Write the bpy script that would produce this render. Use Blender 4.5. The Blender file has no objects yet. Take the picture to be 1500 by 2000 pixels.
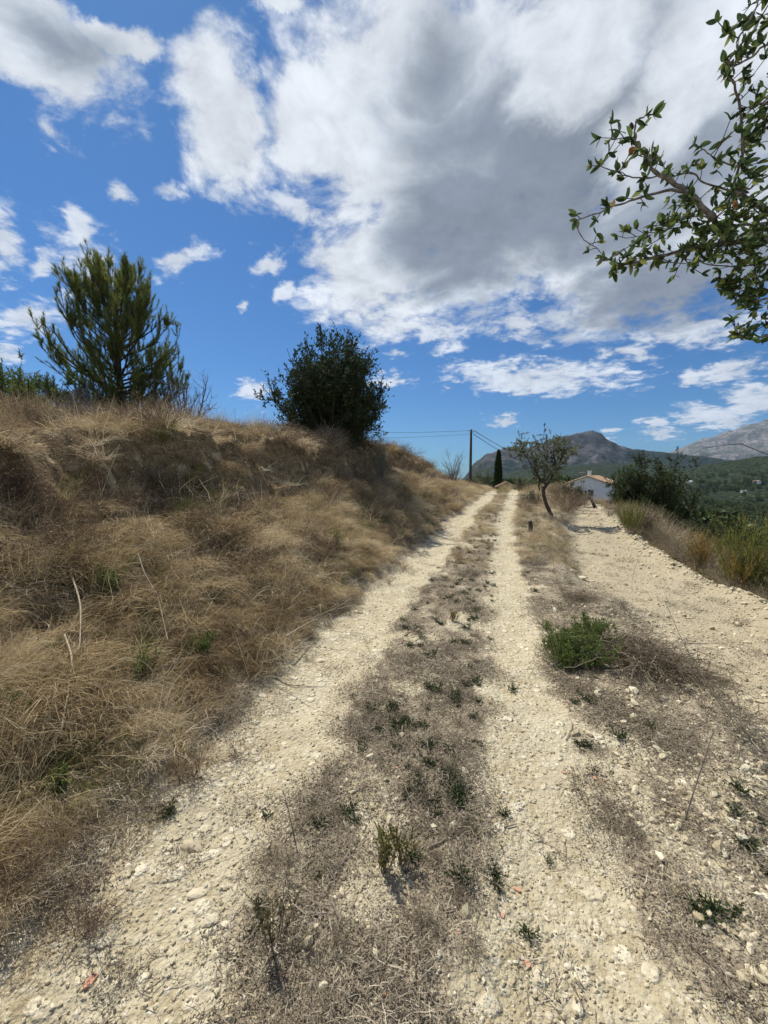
import bpy, math, random
import numpy as np
from math import radians as RAD, pi
sc = bpy.context.scene
RNG = np.random.default_rng(7)

# ------------------------------------------------------------------ camera
F, PITCH, EYE = 780.0, math.atan(69.4/780), 1.65
cam_d = bpy.data.cameras.new('camera'); cam = bpy.data.objects.new('camera', cam_d)
sc.collection.objects.link(cam); sc.camera = cam
cam_d.sensor_fit = 'VERTICAL'; cam_d.sensor_height = 36; cam_d.lens = 36*F/2000
cam_d.clip_start = .05; cam_d.clip_end = 30000
cam.location = (0, 0, EYE); cam.rotation_euler = (pi/2-PITCH, 0, 0)
cp, sp = math.cos(PITCH), math.sin(PITCH)
def ray(px, py):
    a, b = (px-750)/F, (1000-py)/F
    return np.array([a, cp+b*sp, -sp+b*cp])
def at(px, py, Y):
    d = ray(px, py); return np.array([0, 0, EYE])+d*(Y/d[1])

# ------------------------------------------------------------------ exposure, sun, sky
sc.view_settings.view_transform = 'Standard'; sc.view_settings.look = 'None'
sc.view_settings.gamma = 1; sc.view_settings.use_curve_mapping = False
sc.view_settings.exposure = 0.2
sc.cycles.max_bounces = 6; sc.cycles.diffuse_bounces = 3; sc.cycles.transmission_bounces = 4
sc.cycles.transparent_max_bounces = 6; sc.cycles.volume_bounces = 0
sc.cycles.use_adaptive_sampling = True; sc.cycles.adaptive_threshold = .015
SUN_AZ, SUN_EL = RAD(-38), RAD(58)          # azimuth from +Y (the view), negative to the left
sun_d = bpy.data.lights.new('sun', 'SUN'); sun = bpy.data.objects.new('sun', sun_d)
sc.collection.objects.link(sun)
sun_d.energy = 5.0; sun_d.angle = RAD(.5); sun_d.color = (1, .955, .87)
sun.rotation_euler = (pi/2-SUN_EL, 0, pi-SUN_AZ)
sun.location = (-10, 10, 30)

class NT:
    """small node-tree writer"""
    def __init__(s, tree): s.t = tree; s.n = tree.nodes; s.l = tree.links
    def new(s, typ, **kw):
        n = s.n.new(typ)
        for k, v in kw.items(): setattr(n, k, v)
        return n
    def put(s, sock, v):
        if isinstance(v, bpy.types.NodeSocket): s.l.new(v, sock)
        else: sock.default_value = v
    def m(s, op, a, b=0.0, c=None, clamp=False):
        n = s.n.new('ShaderNodeMath'); n.operation = op; n.use_clamp = clamp
        s.put(n.inputs[0], a); s.put(n.inputs[1], b)
        if c is not None: s.put(n.inputs[2], c)
        return n.outputs[0]
    def v(s, op, a, b=(0, 0, 0), c=None):
        n = s.n.new('ShaderNodeVectorMath'); n.operation = op
        s.put(n.inputs[0], a)
        if op == 'SCALE': s.put(n.inputs[3], b)
        else: s.put(n.inputs[1], b)
        if c is not None: s.put(n.inputs[2], c)
        return n.outputs[1] if op in ('LENGTH', 'DOT_PRODUCT', 'DISTANCE') else n.outputs[0]
    def noise(s, vec, scale, detail=4, rough=.55, dist=0.0, color=False):
        n = s.n.new('ShaderNodeTexNoise')
        if vec is not None: s.put(n.inputs['Vector'], vec)
        n.inputs['Scale'].default_value = scale; n.inputs['Detail'].default_value = detail
        n.inputs['Roughness'].default_value = rough; n.inputs['Distortion'].default_value = dist
        return n.outputs['Color' if color else 'Fac']
    def voro(s, vec, scale, out='Distance', feat='F1', rnd=1.0):
        n = s.n.new('ShaderNodeTexVoronoi'); n.feature = feat
        if vec is not None: s.put(n.inputs['Vector'], vec)
        n.inputs['Scale'].default_value = scale; n.inputs['Randomness'].default_value = rnd
        return n.outputs[out]
    def step(s, x, a, b, lo=0.0, hi=1.0, smooth=True):
        n = s.n.new('ShaderNodeMapRange'); n.interpolation_type = 'SMOOTHSTEP' if smooth else 'LINEAR'
        s.put(n.inputs[0], x); s.put(n.inputs[1], a); s.put(n.inputs[2], b); s.put(n.inputs[3], lo); s.put(n.inputs[4], hi)
        return n.outputs[0]
    def mix(s, f, a, b, blend='MIX'):
        n = s.n.new('ShaderNodeMix'); n.data_type = 'RGBA'; n.blend_type = blend
        s.put(n.inputs[0], f)
        for i, q in ((6, a), (7, b)):
            s.put(n.inputs[i], (*q, 1) if isinstance(q, tuple) and len(q) == 3 else q)
        return n.outputs[2]
    def ramp(s, f, stops):
        n = s.n.new('ShaderNodeValToRGB'); s.put(n.inputs[0], f); e = n.color_ramp.elements
        while len(e) < len(stops): e.new(.5)
        for q, (p, c) in zip(e, stops): q.position = p; q.color = (*c, 1)
        return n.outputs[0]
    def attr(s, name, typ='GEOMETRY', out='Fac'):
        n = s.n.new('ShaderNodeAttribute'); n.attribute_name = name; n.attribute_type = typ
        return n.outputs[out]

world = bpy.data.worlds.new('World'); sc.world = world; world.use_nodes = True
w = NT(world.node_tree); w.n.clear()
sky = w.new('ShaderNodeTexSky', sky_type='NISHITA', sun_disc=False, sun_elevation=SUN_EL, sun_rotation=SUN_AZ,
            air_density=1.0, dust_density=.3, ozone_density=2.0, altitude=300)
D = w.new('ShaderNodeTexCoord').outputs['Generated']
sx = w.new('ShaderNodeSeparateXYZ'); w.l.new(D, sx.inputs[0])
X, Y_, Z = sx.outputs
az = w.m('ARCTAN2', X, Y_); el = w.m('ARCSINE', Z)
cmb = w.new('ShaderNodeCombineXYZ'); w.l.new(az, cmb.inputs[0]); w.l.new(el, cmb.inputs[1]); P0 = cmb.outputs[0]
# noise lives on the cloud deck: direction divided by its height
zz = w.m('ADD', w.m('MAXIMUM', Z, 0.0), .22)
deck = w.v('DIVIDE', D, (1, 1, 1)); cz = w.new('ShaderNodeCombineXYZ')
for i in range(3): w.l.new(zz, cz.inputs[i])
deck = w.v('DIVIDE', D, cz.outputs[0])
nA = w.noise(deck, 2.3, 8, .6, .25, color=True)
nB = w.noise(deck, 8.5, 7, .62, .5, color=True)
wv = w.v('ADD', w.v('SCALE', w.v('SUBTRACT', nA, (.5, .5, .5)), .30), w.v('SCALE', w.v('SUBTRACT', nB, (.5, .5, .5)), .10))
flat = w.v('MULTIPLY', wv, (1, .8, 0))
P1 = w.v('ADD', P0, flat)
def azel(px, py):
    d = ray(px, py); d = d/np.linalg.norm(d); return math.atan2(d[0], d[1]), math.asin(d[2])
def blobs(lst, P):
    acc = None
    for b in lst:
        px, py, rx, ry = b[:4]; rot = b[4] if len(b) > 4 else 0; gain = b[5] if len(b) > 5 else 1
        a, e = azel(px, py); ra = abs(azel(px+rx, py)[0]-azel(px-rx, py)[0])/2; re = abs(azel(px, py+ry)[1]-azel(px, py-ry)[1])/2
        q = w.v('SUBTRACT', P, (a, e, 0))
        if rot:
            r = w.new('ShaderNodeVectorRotate', rotation_type='Z_AXIS'); w.l.new(q, r.inputs['Vector']); r.inputs['Angle'].default_value = RAD(rot); q = r.outputs[0]
        q = w.v('LENGTH', w.v('MULTIPLY', q, (1/ra, 1/re, 0)))
        q = w.m('MULTIPLY', w.m('SUBTRACT', 1.0, q), gain)
        acc = q if acc is None else w.m('MAXIMUM', acc, q)
    return acc
big = [(1180, 230, 520, 400), (800, 220, 260, 330), (430, 235, 150, 170, 35), (760, 520, 190, 150), (1330, 480, 380, 190), (1000, 470, 260, 140), (880, 380, 230, 190), (640, 250, 150, 150),
       (90, 80, 220, 150), (230, 60, 90, 60), (540, 10, 70, 60, 0, .8)]
small = [(155, 440, 40, 50), (110, 260, 70, 60, 0, .8), (5, 470, 60, 90), (80, 510, 45, 30, -35), (238, 375, 34, 30), (320, 360, 40, 30, 0, .8), (340, 505, 80, 34, -18),
         (515, 520, 44, 32, -25), (555, 575, 28, 26, -40), (55, 620, 110, 44, -20), (15, 690, 50, 22, -20), (1040, 738, 210, 42, 6), (1215, 702, 90, 26, 8), (1430, 722, 120, 30, -4),
         (1400, 815, 120, 30, 14), (1480, 780, 90, 46, 0), (985, 822, 50, 18, 14), (1285, 838, 52, 26, 10), (590, 410, 90, 40, 10), (1010, 620, 130, 48, 0, .9), (1350, 650, 160, 50),
         (770, 748, 70, 20, 0, .8), (780, 692, 50, 16, 0, .7), (860, 640, 80, 60, 0, .7), (1190, 856, 26, 14), (500, 765, 40, 34, 0, .9), (170, 500, 90, 70, 0, .6), (480, 600, 14, 14), (1345, 735, 40, 20)]
P2 = w.v('ADD', P0, w.v('SCALE', flat, .38))
Mb = blobs(big, P1); Ms = blobs(small, P2)
# the cloud field goes on above and beside the frame
ng = w.noise(deck, 1.6, 6, .6, .3)
out = w.m('MAXIMUM', w.step(el, RAD(46), RAD(56)), w.step(w.m('ABSOLUTE', az), RAD(50), RAD(62)))
Mo = w.m('ADD', w.m('MULTIPLY', w.m('SUBTRACT', ng, .50), 5.0), w.m('MULTIPLY', w.m('SUBTRACT', out, 1.0), 4.0))
fb = w.noise(deck, 5.0, 9, .62, .35)
fb2 = w.noise(deck, 17.0, 7, .6, .4)
dm = w.m('ADD', w.m('MAXIMUM', Mb, Mo), w.m('MULTIPLY', w.m('SUBTRACT', fb, .5), 1.7))
dm = w.m('ADD', dm, w.m('MULTIPLY', w.m('SUBTRACT', fb2, .5), .5))
dens = w.step(dm, -.10, .42)
ds = w.m('ADD', Ms, w.m('MULTIPLY', w.m('SUBTRACT', fb, .5), 2.2))
ds = w.m('ADD', ds, w.m('MULTIPLY', w.m('SUBTRACT', fb2, .5), 1.6))
dens_s = w.m('MULTIPLY', w.step(ds, .05, .75), .88)
cov = w.m('MAXIMUM', dens, dens_s)
# grey, thick middle of the big cloud; bright torn rim
grey = blobs([(1130, 290, 430, 310), (960, 420, 220, 200), (1330, 560, 330, 110), (850, 120, 110, 150, 0, .6), (130, 60, 230, 110, 0, .40)], P1)
fl = w.noise(deck, 2.6, 4, .5, .8)
gn = w.m('ADD', grey, w.m('MULTIPLY', w.m('SUBTRACT', fl, .5), 1.5))
gn = w.m('ADD', gn, w.m('MULTIPLY', w.m('SUBTRACT', fb, .5), .45))
gn = w.m('ADD', gn, w.m('MULTIPLY', w.m('SUBTRACT', fb2, .5), .25))
lit2 = blobs([(1120, 90, 150, 210, 20), (1280, 230, 110, 230, 25), (1190, 330, 90, 150), (1420, 90, 130, 130)], P1)
gn = w.m('SUBTRACT', gn, w.m('MULTIPLY', w.m('MAXIMUM', lit2, 0.0), 1.0))
gf = w.step(gn, -.05, .62)
ccol = w.ramp(gf, [(0, (7.0, 7.4, 8.0)), (.3, (5.3, 5.8, 6.5)), (.65, (3.7, 4.15, 4.85)), (1, (2.6, 3.0, 3.7))])
brt = w.m('ADD', .78, w.m('MULTIPLY', w.step(w.m('ADD', w.m('MULTIPLY', fb, .7), w.m('MULTIPLY', fb2, .3)), .3, .7), w.m('SUBTRACT', .44, w.m('MULTIPLY', gf, .14))))
ccol = w.mix(1.0, ccol, w.v('SCALE', (1, 1, 1), brt), 'MULTIPLY')
hs = w.new('ShaderNodeHueSaturation'); hs.inputs['Saturation'].default_value = 1.05; hs.inputs['Value'].default_value = 1.0
w.l.new(sky.outputs[0], hs.inputs['Color'])
skyc = w.mix(1.0, hs.outputs[0], w.mix(w.step(el, RAD(-2), RAD(30)), (.29, .56, .85), (.32, .63, .92)), 'MULTIPLY')
col = w.mix(cov, skyc, ccol)
bg = w.new('ShaderNodeBackground'); bg.inputs[1].default_value = .09
w.l.new(col, bg.inputs[0]); wo = w.new('ShaderNodeOutputWorld'); w.l.new(bg.outputs[0], wo.inputs[0])

# ------------------------------------------------------------------ helpers
def link(name, mesh, parent=None):
    o = bpy.data.objects.new(name, mesh); sc.collection.objects.link(o)
    if parent is not None: o.parent = parent
    return o
def tag(o, label=None, cat=None, group=None, kind=None):
    for k, v in (('label', label), ('category', cat), ('group', group), ('kind', kind)):
        if v: o[k] = v
    return o
class MB:
    """collects vertex / face blocks into one mesh"""
    def __init__(s): s.V = []; s.Fq = []; s.n = 0; s.T = []
    def add(s, V, F, mi=0, tint=None):
        V = np.asarray(V, float).reshape(-1, 3); F = np.asarray(F, int)
        if len(F) == 0: return s
        s.V.append(V); s.Fq.append((F+s.n, mi)); s.n += len(V)
        s.T.append(np.full(len(V), .5) if tint is None else np.broadcast_to(tint, (len(V),)))
        return s
    def mesh(s, name, mats, smooth=False):
        me = bpy.data.meshes.new(name); V = np.concatenate(s.V)
        me.vertices.add(len(V)); me.vertices.foreach_set('co', V.astype(np.float32).ravel())
        nl = sum(f.size for f, _ in s.Fq); nf = sum(len(f) for f, _ in s.Fq)
        me.loops.add(nl); me.polygons.add(nf)
        me.loops.foreach_set('vertex_index', np.concatenate([f.ravel() for f, _ in s.Fq]).astype(np.int32))
        tot = np.concatenate([np.full(len(f), f.shape[1]) for f, _ in s.Fq])
        st = np.concatenate([[0], np.cumsum(tot)[:-1]])
        me.polygons.foreach_set('loop_start', st.astype(np.int32))
        try: me.polygons.foreach_set('loop_total', tot.astype(np.int32))
        except Exception: pass
        me.polygons.foreach_set('material_index', np.concatenate([np.full(len(f), m) for f, m in s.Fq]).astype(np.int32))
        me.polygons.foreach_set('use_smooth', np.full(nf, smooth))
        a = me.attributes.new('tint', 'FLOAT', 'POINT'); a.data.foreach_set('value', np.concatenate(s.T).astype(np.float32))
        for m in (mats if isinstance(mats, (list, tuple)) else [mats]): me.materials.append(m)
        me.update(calc_edges=True); return me
def ribbons(P, W, rng=RNG, up=None):
    """P (n,k,3), W (n,k): flat strips; returns verts, quads"""
    n, k, _ = P.shape
    T = np.gradient(P, axis=1); T /= np.linalg.norm(T, axis=2, keepdims=True)+1e-9
    R = rng.normal(size=(n, 1, 3)) if up is None else np.broadcast_to(up, (n, 1, 3))
    S = np.cross(T, R); S /= np.linalg.norm(S, axis=2, keepdims=True)+1e-9
    V = np.stack([P-S*W[..., None]/2, P+S*W[..., None]/2], axis=2).reshape(-1, 3)
    b = (np.arange(n)[:, None]*k+np.arange(k-1)[None])*2
    return V, np.stack([b, b+1, b+3, b+2], -1).reshape(-1, 4)
def tubes(P, Rr, sides=6):
    n, k, _ = P.shape
    T = np.gradient(P, axis=1); T /= np.linalg.norm(T, axis=2, keepdims=True)+1e-9
    ref = np.where(np.abs(T[:, :1, 2:3]) > .9, np.array([1., 0, 0]), np.array([0, 0, 1.]))
    S = np.cross(T, ref); S /= np.linalg.norm(S, axis=2, keepdims=True)+1e-9
    B = np.cross(T, S)
    a = np.arange(sides)/sides*2*pi
    V = P[:, :, None]+Rr[:, :, None, None]*(S[:, :, None]*np.cos(a)[None, None, :, None]+B[:, :, None]*np.sin(a)[None, None, :, None])
    b = (np.arange(n)[:, None, None]*k+np.arange(k-1)[None, :, None])*sides; j = np.arange(sides)[None, None]; j2 = (j+1) % sides
    Fq = np.stack([b+j, b+j2, b+sides+j2, b+sides+j], -1).reshape(-1, 4)
    return V.reshape(-1, 3), Fq
def walk(base, L, az, e0, e1, k=4, wob=.15, rng=RNG):
    """curved shoots: elevation goes from e0 to e1 along the way"""
    n = len(base); t = (np.arange(k)+.5)/k
    e = e0[:, None]+(e1-e0)[:, None]*t+rng.normal(0, wob, (n, k)); a = az[:, None]+np.cumsum(rng.normal(0, wob, (n, k)), 1)
    d = np.stack([np.cos(e)*np.cos(a), np.cos(e)*np.sin(a), np.sin(e)], -1)*(L/k)[:, None, None]
    return np.concatenate([base[:, None], base[:, None]+np.cumsum(d, 1)], 1)
def on(P, n, lo=.2, hi=1.0, rng=RNG):
    """n random points on shoots P: position, index, parameter, direction"""
    i = rng.integers(0, len(P), n); t = rng.uniform(lo, hi, n)*(P.shape[1]-1)*.999; j = t.astype(int); f = (t-j)[:, None]
    a, b = P[i, j], P[i, j+1]
    d = b-a; d /= np.linalg.norm(d, axis=1, keepdims=True)+1e-9
    return a*(1-f)+b*f, i, t/(P.shape[1]-1), d
def frames(d, rng=RNG):
    """rotation matrices whose x axis is d"""
    r = rng.normal(size=d.shape); y = np.cross(d, r); y /= np.linalg.norm(y, axis=1, keepdims=True)+1e-9
    return np.stack([d, y, np.cross(d, y)], -1)
def scatter(tv, tf, P, M, s):
    V = np.einsum('nij,vj->nvi', M, tv)*np.asarray(s).reshape(-1, 1, 1)+P[:, None]
    Fx = tf[None]+(np.arange(len(P))*len(tv))[:, None, None]
    return V.reshape(-1, 3), Fx.reshape(-1, tf.shape[1])
LEAF_V = np.array([[0, 0, 0], [.45, -.22, .07], [1, 0, -.02], [.45, .22, .07]]); LEAF_F = np.array([[0, 1, 2], [0, 2, 3]])
def unit(v): return v/(np.linalg.norm(v, axis=-1, keepdims=True)+1e-9)
def vnoise(x, y, seed=0):
    x = np.asarray(x, float); y = np.asarray(y, float)
    xi = np.floor(x).astype(np.int64); yi = np.floor(y).astype(np.int64); fx = x-xi; fy = y-yi
    def h(a, b):
        n = (a*374761393+b*668265263+seed*974634777) & 0xffffffff
        n = ((n ^ (n >> 13))*1274126177) & 0xffffffff; n = n ^ (n >> 16); return (n & 0xffff)/65535.
    u = fx*fx*(3-2*fx); v = fy*fy*(3-2*fy)
    return (h(xi, yi)*(1-u)+h(xi+1, yi)*u)*(1-v)+(h(xi, yi+1)*(1-u)+h(xi+1, yi+1)*u)*v
def fbm(x, y, o=4, seed=0, g=.5):
    a = 1; s = 0; t = 0
    for i in range(o): s = s+a*vnoise(x*2**i+i*17.3, y*2**i-i*9.1, seed+i); t += a; a *= g
    return s/t-.5
def sstep(a, b, x): t = np.clip((x-a)/(b-a), 0, 1); return t*t*(3-2*t)

# ------------------------------------------------------------------ the lie of the land
def zt(y): return np.interp(y, [-20, 0, 5, 8, 11, 14, 20, 29, 34, 42, 60, 90], [0, 0, 0, -.02, .15, .36, .5, .58, .55, -.1, -2.6, -4.2])
def gpt(px, py, dz=0.0):
    d = ray(px, py); y = 3.0
    for _ in range(60):
        t = (float(zt(y))+dz-EYE)/min(d[2], -1e-3); y = .5*y+.5*min(max(t*d[1], .2), 60)
    return d[0]/d[1]*y, y
def line(pts, dz=0.0):
    q = sorted((gpt(a, b, dz)[::-1] for a, b in pts)); ys = np.array([p[0] for p in q]); xs = np.array([p[1] for p in q])
    k = (xs[-1]-xs[-3])/(ys[-1]-ys[-3]+1e-6)
    def f(y):
        y = np.asarray(y, float); r = np.interp(y, ys, xs)
        r = np.where(y > ys[-1], xs[-1]+k*(np.minimum(y, 80)-ys[-1]), r)
        return np.where(y < ys[0], xs[0]+(y-ys[0])*.22, r)
    return f
foot_x = line([(-90, 2000), (40, 1850), (150, 1700), (290, 1570), (400, 1470), (510, 1340), (640, 1210), (745, 1130), (790, 1090), (850, 1035), (910, 992), (955, 960)])
lrut_x = line([(180, 1950), (330, 1700), (480, 1500), (590, 1380), (690, 1240), (765, 1155), (840, 1080), (900, 1015), (940, 980), (962, 962)])
rrut_x = line([(1120, 1970), (1095, 1800), (1062, 1600), (1035, 1450), (1012, 1300), (990, 1150), (985, 1080), (988, 1020), (997, 980), (1003, 962)])
DZR = -.22
rl_x = line([(1560, 1800), (1440, 1480), (1330, 1330), (1220, 1240), (1135, 1160), (1090, 1090), (1085, 1040), (1105, 1008)], DZR)
rr_x = line([(1640, 1300), (1500, 1196), (1400, 1150), (1290, 1090), (1218, 1035), (1200, 1003)], DZR)
def bankH(y): return np.interp(y, [-10, 0, 3, 4.5, 7, 12, 18, 25, 32, 45, 70], [1.75, 1.75, 1.85, 2.03, 2.45, 2.42, 2.12, 1.2, .65, .4, .3])
BU = [0, .3, .8, 1.5, 2.2, 2.45, 2.85, 3.2, 5, 9, 20, 60]; BZ = [0, .07, .205, .385, .53, .63, .955, 1.01, 1.06, 1.15, 1.35, 1.8]
def parts_xy(x, y):
    fx = foot_x(y); u = (fx-x)*.95+fbm(x*.9, y*.9, 3, 5)*.5*sstep(1.5, 6, np.hypot(x, y))+fbm(x*2, y*2, 2, 6)*.2
    e = x-rr_x(y)
    return u, e
def gz(x, y):
    x = np.asarray(x, float); y = np.asarray(y, float)
    u, e = parts_xy(x, y); z = zt(y)
    uu = u+fbm(x*1.1+3, y*1.1, 3, 11)*.9*sstep(.4, 2.0, u)*(1-.5*sstep(4, 7, u))
    z = z+np.interp(uu, BU, BZ)*bankH(y)
    z = z+sstep(0, .7, u)*(fbm(x*1.7, y*1.7, 3, 21)*.34+fbm(x*5, y*5, 3, 22)*.13)
    z = z+sstep(1.7, 2.2, u)*(1-sstep(3.0, 3.5, u))*(np.abs(fbm(x*3.2, y*3.2, 3, 24))*-.55+fbm(x*11, y*11, 2, 25)*.10+.08)
    # ruts are worn a little
    lr = np.exp(-((x-lrut_x(y))/.42)**2); rr = np.exp(-((x-rrut_x(y))/.33)**2)
    z = z-.05*lr-.05*rr; calm = 1-.75*np.maximum(lr, rr)
    z = z+fbm(x*2.3, y*2.3, 3, 31)*.07+fbm(x*9, y*9, 3, 32)*.024*calm*np.clip(1-np.hypot(x, y)/25, 0, 1)
    # the side road lies lower behind a small ledge
    m = sstep(-.15, .55, x-rl_x(y)+fbm(x*1.3, y*1.3, 2, 41)*.5); z = z+m*(DZR+fbm(x*1.2, y*1.2, 3, 42)*.10)
    z = z+.10*np.exp(-((x-rr_x(y)+.1)/.25)**2)*(1+2*fbm(x*3, y*3, 2, 44))
    z = z-sstep(-.6, .8, x-rl_x(y))*(sstep(12, 24, y)*.32+sstep(24, 42, y)*1.7+sstep(42, 62, y)*.6)
    # beyond its outer edge the ground drops to the valley
    ee = np.maximum(e, 0); z = z-np.interp(ee, [0, .5, 3, 8, 20], [0, .12, 1.5, 3.6, 5.4])*(1+.3*fbm(x*.5, y*.5, 3, 43))*(1-.0*ee)
    far = np.maximum(ee-10, 0)*.8+np.maximum(y-70, 0)*.35
    z = z-34*(1-np.exp(-far/150))*sstep(-60, 20, x-.15*y+20)
    rd = np.hypot(x, y); z = z+fbm(x*.012, y*.012, 4, 51)*26*sstep(120, 500, rd)+fbm(x*.1, y*.1, 3, 52)*1.0*sstep(25, 60, rd)
    # low wooded rise in the valley on the right
    return z
def g1(x, y): return float(gz(np.array([x]), np.array([y]))[0])
def gat(px, Y):   # a point on the ground at depth Y below the column px
    x = (px-750)/F*Y/(cp) if False else (px-750)/F*Y*1.0
    return x, Y, g1(x, Y)

# ------------------------------------------------------------------ materials
def mat(name):
    m = bpy.data.materials.new(name); m.use_nodes = True; m.node_tree.nodes.clear(); return m, NT(m.node_tree)
def finish(t, color, rough=.9, bump=None, bstr=.3, bdist=.01, spec=.25, trans=0.0, metal=0.0, tcol=None):
    p = t.new('ShaderNodeBsdfPrincipled'); t.put(p.inputs['Base Color'], (*color, 1) if isinstance(color, tuple) else color)
    t.put(p.inputs['Roughness'], rough); p.inputs['Specular IOR Level'].default_value = spec; p.inputs['Metallic'].default_value = metal
    if bump is not None:
        b = t.new('ShaderNodeBump'); b.inputs['Strength'].default_value = bstr; b.inputs['Distance'].default_value = bdist
        t.put(b.inputs['Height'], bump); t.l.new(b.outputs[0], p.inputs['Normal'])
    s = p.outputs[0]
    if trans:
        tr = t.new('ShaderNodeBsdfTranslucent'); t.put(tr.inputs[0], (*(tcol or color), 1) if isinstance(tcol or color, tuple) else color)
        mx = t.new('ShaderNodeMixShader'); mx.inputs[0].default_value = trans; t.l.new(s, mx.inputs[1]); t.l.new(tr.outputs[0], mx.inputs[2]); s = mx.outputs[0]
    o = t.new('ShaderNodeOutputMaterial'); t.l.new(s, o.inputs[0])
def plant_mat(name, stops, trans=.25, inst=False, rough=.75, spec=.3, k=.5):
    m, t = mat(name); f = t.attr('tint')
    if inst: f = t.m('ADD', t.m('MULTIPLY', f, 1-k), t.m('MULTIPLY', t.attr('tint_patch', 'INSTANCER'), k))
    finish(t, t.ramp(f, stops), rough, trans=trans, spec=spec); return m
def simple(name, c1, c2, scale=8, rough=.9, bstr=.4, bdist=.01, spec=.2, metal=0.0, stretch=None):
    m, t = mat(name); v = t.new('ShaderNodeTexCoord').outputs['Object']
    if stretch: v = t.v('MULTIPLY', v, stretch)
    n = t.noise(v, scale, 6, .6); finish(t, t.mix(t.step(n, .3, .7), c1, c2), rough, n, bstr, bdist, spec, metal=metal); return m
M_bark = simple('dark_bark', (.035, .028, .022), (.11, .09, .07), 30, bstr=.8, stretch=(1, 1, .3))
M_greybark = simple('grey_bark', (.10, .09, .08), (.30, .28, .26), 40, bstr=.7, bdist=.004)
M_stick = simple('dead_wood', (.13, .10, .075), (.30, .26, .21), 30)
M_stem = simple('pale_dry_stem', (.30, .24, .15), (.50, .43, .31), 30)
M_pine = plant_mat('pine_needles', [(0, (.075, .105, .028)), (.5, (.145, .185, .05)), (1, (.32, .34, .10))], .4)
M_carob = plant_mat('dark_leaves', [(0, (.020, .036, .013)), (.6, (.042, .066, .024)), (1, (.12, .14, .06))], .22, rough=.62, spec=.22)
M_bushgreen = plant_mat('bush_leaves', [(0, (.06, .095, .022)), (.6, (.13, .18, .045)), (1, (.25, .29, .09))], .4)
M_olive = plant_mat('olive_leaves', [(0, (.08, .10, .05)), (.5, (.17, .20, .11)), (1, (.32, .34, .24))], .4)
M_almond = plant_mat('almond_leaves', [(0, (.032, .055, .022)), (.5, (.075, .12, .040)), (.85, (.14, .19, .055)), (1, (.30, .31, .09))], .36, rough=.65, spec=.3)
M_broom = plant_mat('yellow_green_shoots', [(0, (.08, .105, .025)), (.6, (.19, .21, .05)), (1, (.42, .36, .09))], .4)
M_orange = plant_mat('rusty_shoots', [(0, (.18, .11, .03)), (.5, (.32, .22, .05)), (1, (.46, .36, .10))], .25)
M_dryb = plant_mat('dry_twigs', [(0, (.07, .045, .03)), (.45, (.17, .115, .075)), (.8, (.30, .21, .13)), (1, (.42, .32, .20))], .15)
M_greyb = plant_mat('grey_dry_twigs', [(0, (.09, .07, .045)), (.5, (.22, .175, .115)), (1, (.40, .33, .235))], .15)
M_weed = plant_mat('weed_leaves', [(0, (.030, .045, .018)), (.6, (.06, .085, .032)), (1, (.12, .15, .055))], .25)
M_grass = plant_mat('dry_grass_blades', [(0, (.085, .058, .030)), (.20, (.20, .145, .075)), (.40, (.40, .295, .155)), (.60, (.58, .455, .26)), (.80, (.74, .63, .43)), (1, (.80, .74, .58))], .35, k=.55, inst=True)
M_ggrass = plant_mat('green_grass_blades', [(0, (.06, .075, .02)), (.5, (.17, .20, .04)), (1, (.30, .27, .09))], .3, True)
M_litter = plant_mat('straw_litter', [(0, (.07, .055, .037)), (.4, (.175, .142, .096)), (.78, (.36, .30, .215)), (1, (.62, .55, .43))], .1, True, k=.35)
M_far = plant_mat('far_tree_leaves', [(0, (.035, .052, .020)), (.5, (.075, .105, .036)), (1, (.18, .20, .07))], .2)
m, t = mat('limestone'); v = t.new('ShaderNodeTexCoord').outputs['Object']
rnd = t.m('ADD', t.m('MULTIPLY', t.attr('tint_patch', 'INSTANCER'), .6), t.m('MULTIPLY', t.noise(v, 3, 4), .5))
finish(t, t.ramp(rnd, [(0, (.24, .185, .11)), (.35, (.43, .36, .23)), (.65, (.57, .50, .34)), (1, (.72, .66, .51))]), .9, t.noise(v, 60, 4), .4, .003); M_peb = m
m, t = mat('pale_stone'); v = t.new('ShaderNodeTexCoord').outputs['Object']; oi = t.new('ShaderNodeObjectInfo').outputs['Random']
n1 = t.noise(v, 25, 6, .65)
finish(t, t.mix(t.step(n1, .35, .7), t.ramp(oi, [(0, (.40, .33, .20)), (.4, (.54, .465, .31)), (1, (.64, .57, .41))]), t.ramp(oi, [(0, (.54, .46, .31)), (1, (.74, .68, .54))])), .9, n1, .6, .004); M_stone = m
M_terra = simple('terracotta', (.42, .20, .12), (.58, .34, .23), 60, bstr=.3, bdist=.002)

# ground: vertex masks say which soil lies where
m, t = mat('ground_soil'); pos = t.new('ShaderNodeNewGeometry').outputs['Position']
mk = t.new('ShaderNodeAttribute'); mk.attribute_name = 'soil'; sr = t.new('ShaderNodeSeparateColor'); t.l.new(mk.outputs['Color'], sr.inputs[0])
g_, l_, b_ = sr.outputs; fa = mk.outputs['Alpha']
nz = t.noise(pos, 1.3, 5, .6); n2 = t.noise(pos, 9, 7, .7); n3 = t.noise(pos, 55, 5, .7); v1 = t.voro(pos, 38); v2 = t.voro(pos, 95); vc = t.voro(pos, 38, 'Color')
vcs = t.new('ShaderNodeSeparateColor'); t.l.new(vc, vcs.inputs[0])
gravel = t.mix(t.step(n2, .3, .7), (.40, .33, .20), (.585, .52, .37))
gravel = t.mix(t.m('MULTIPLY', t.step(vcs.outputs[0], .55, .9), t.step(v1, .55, .2)), gravel, (.66, .60, .46))
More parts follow.
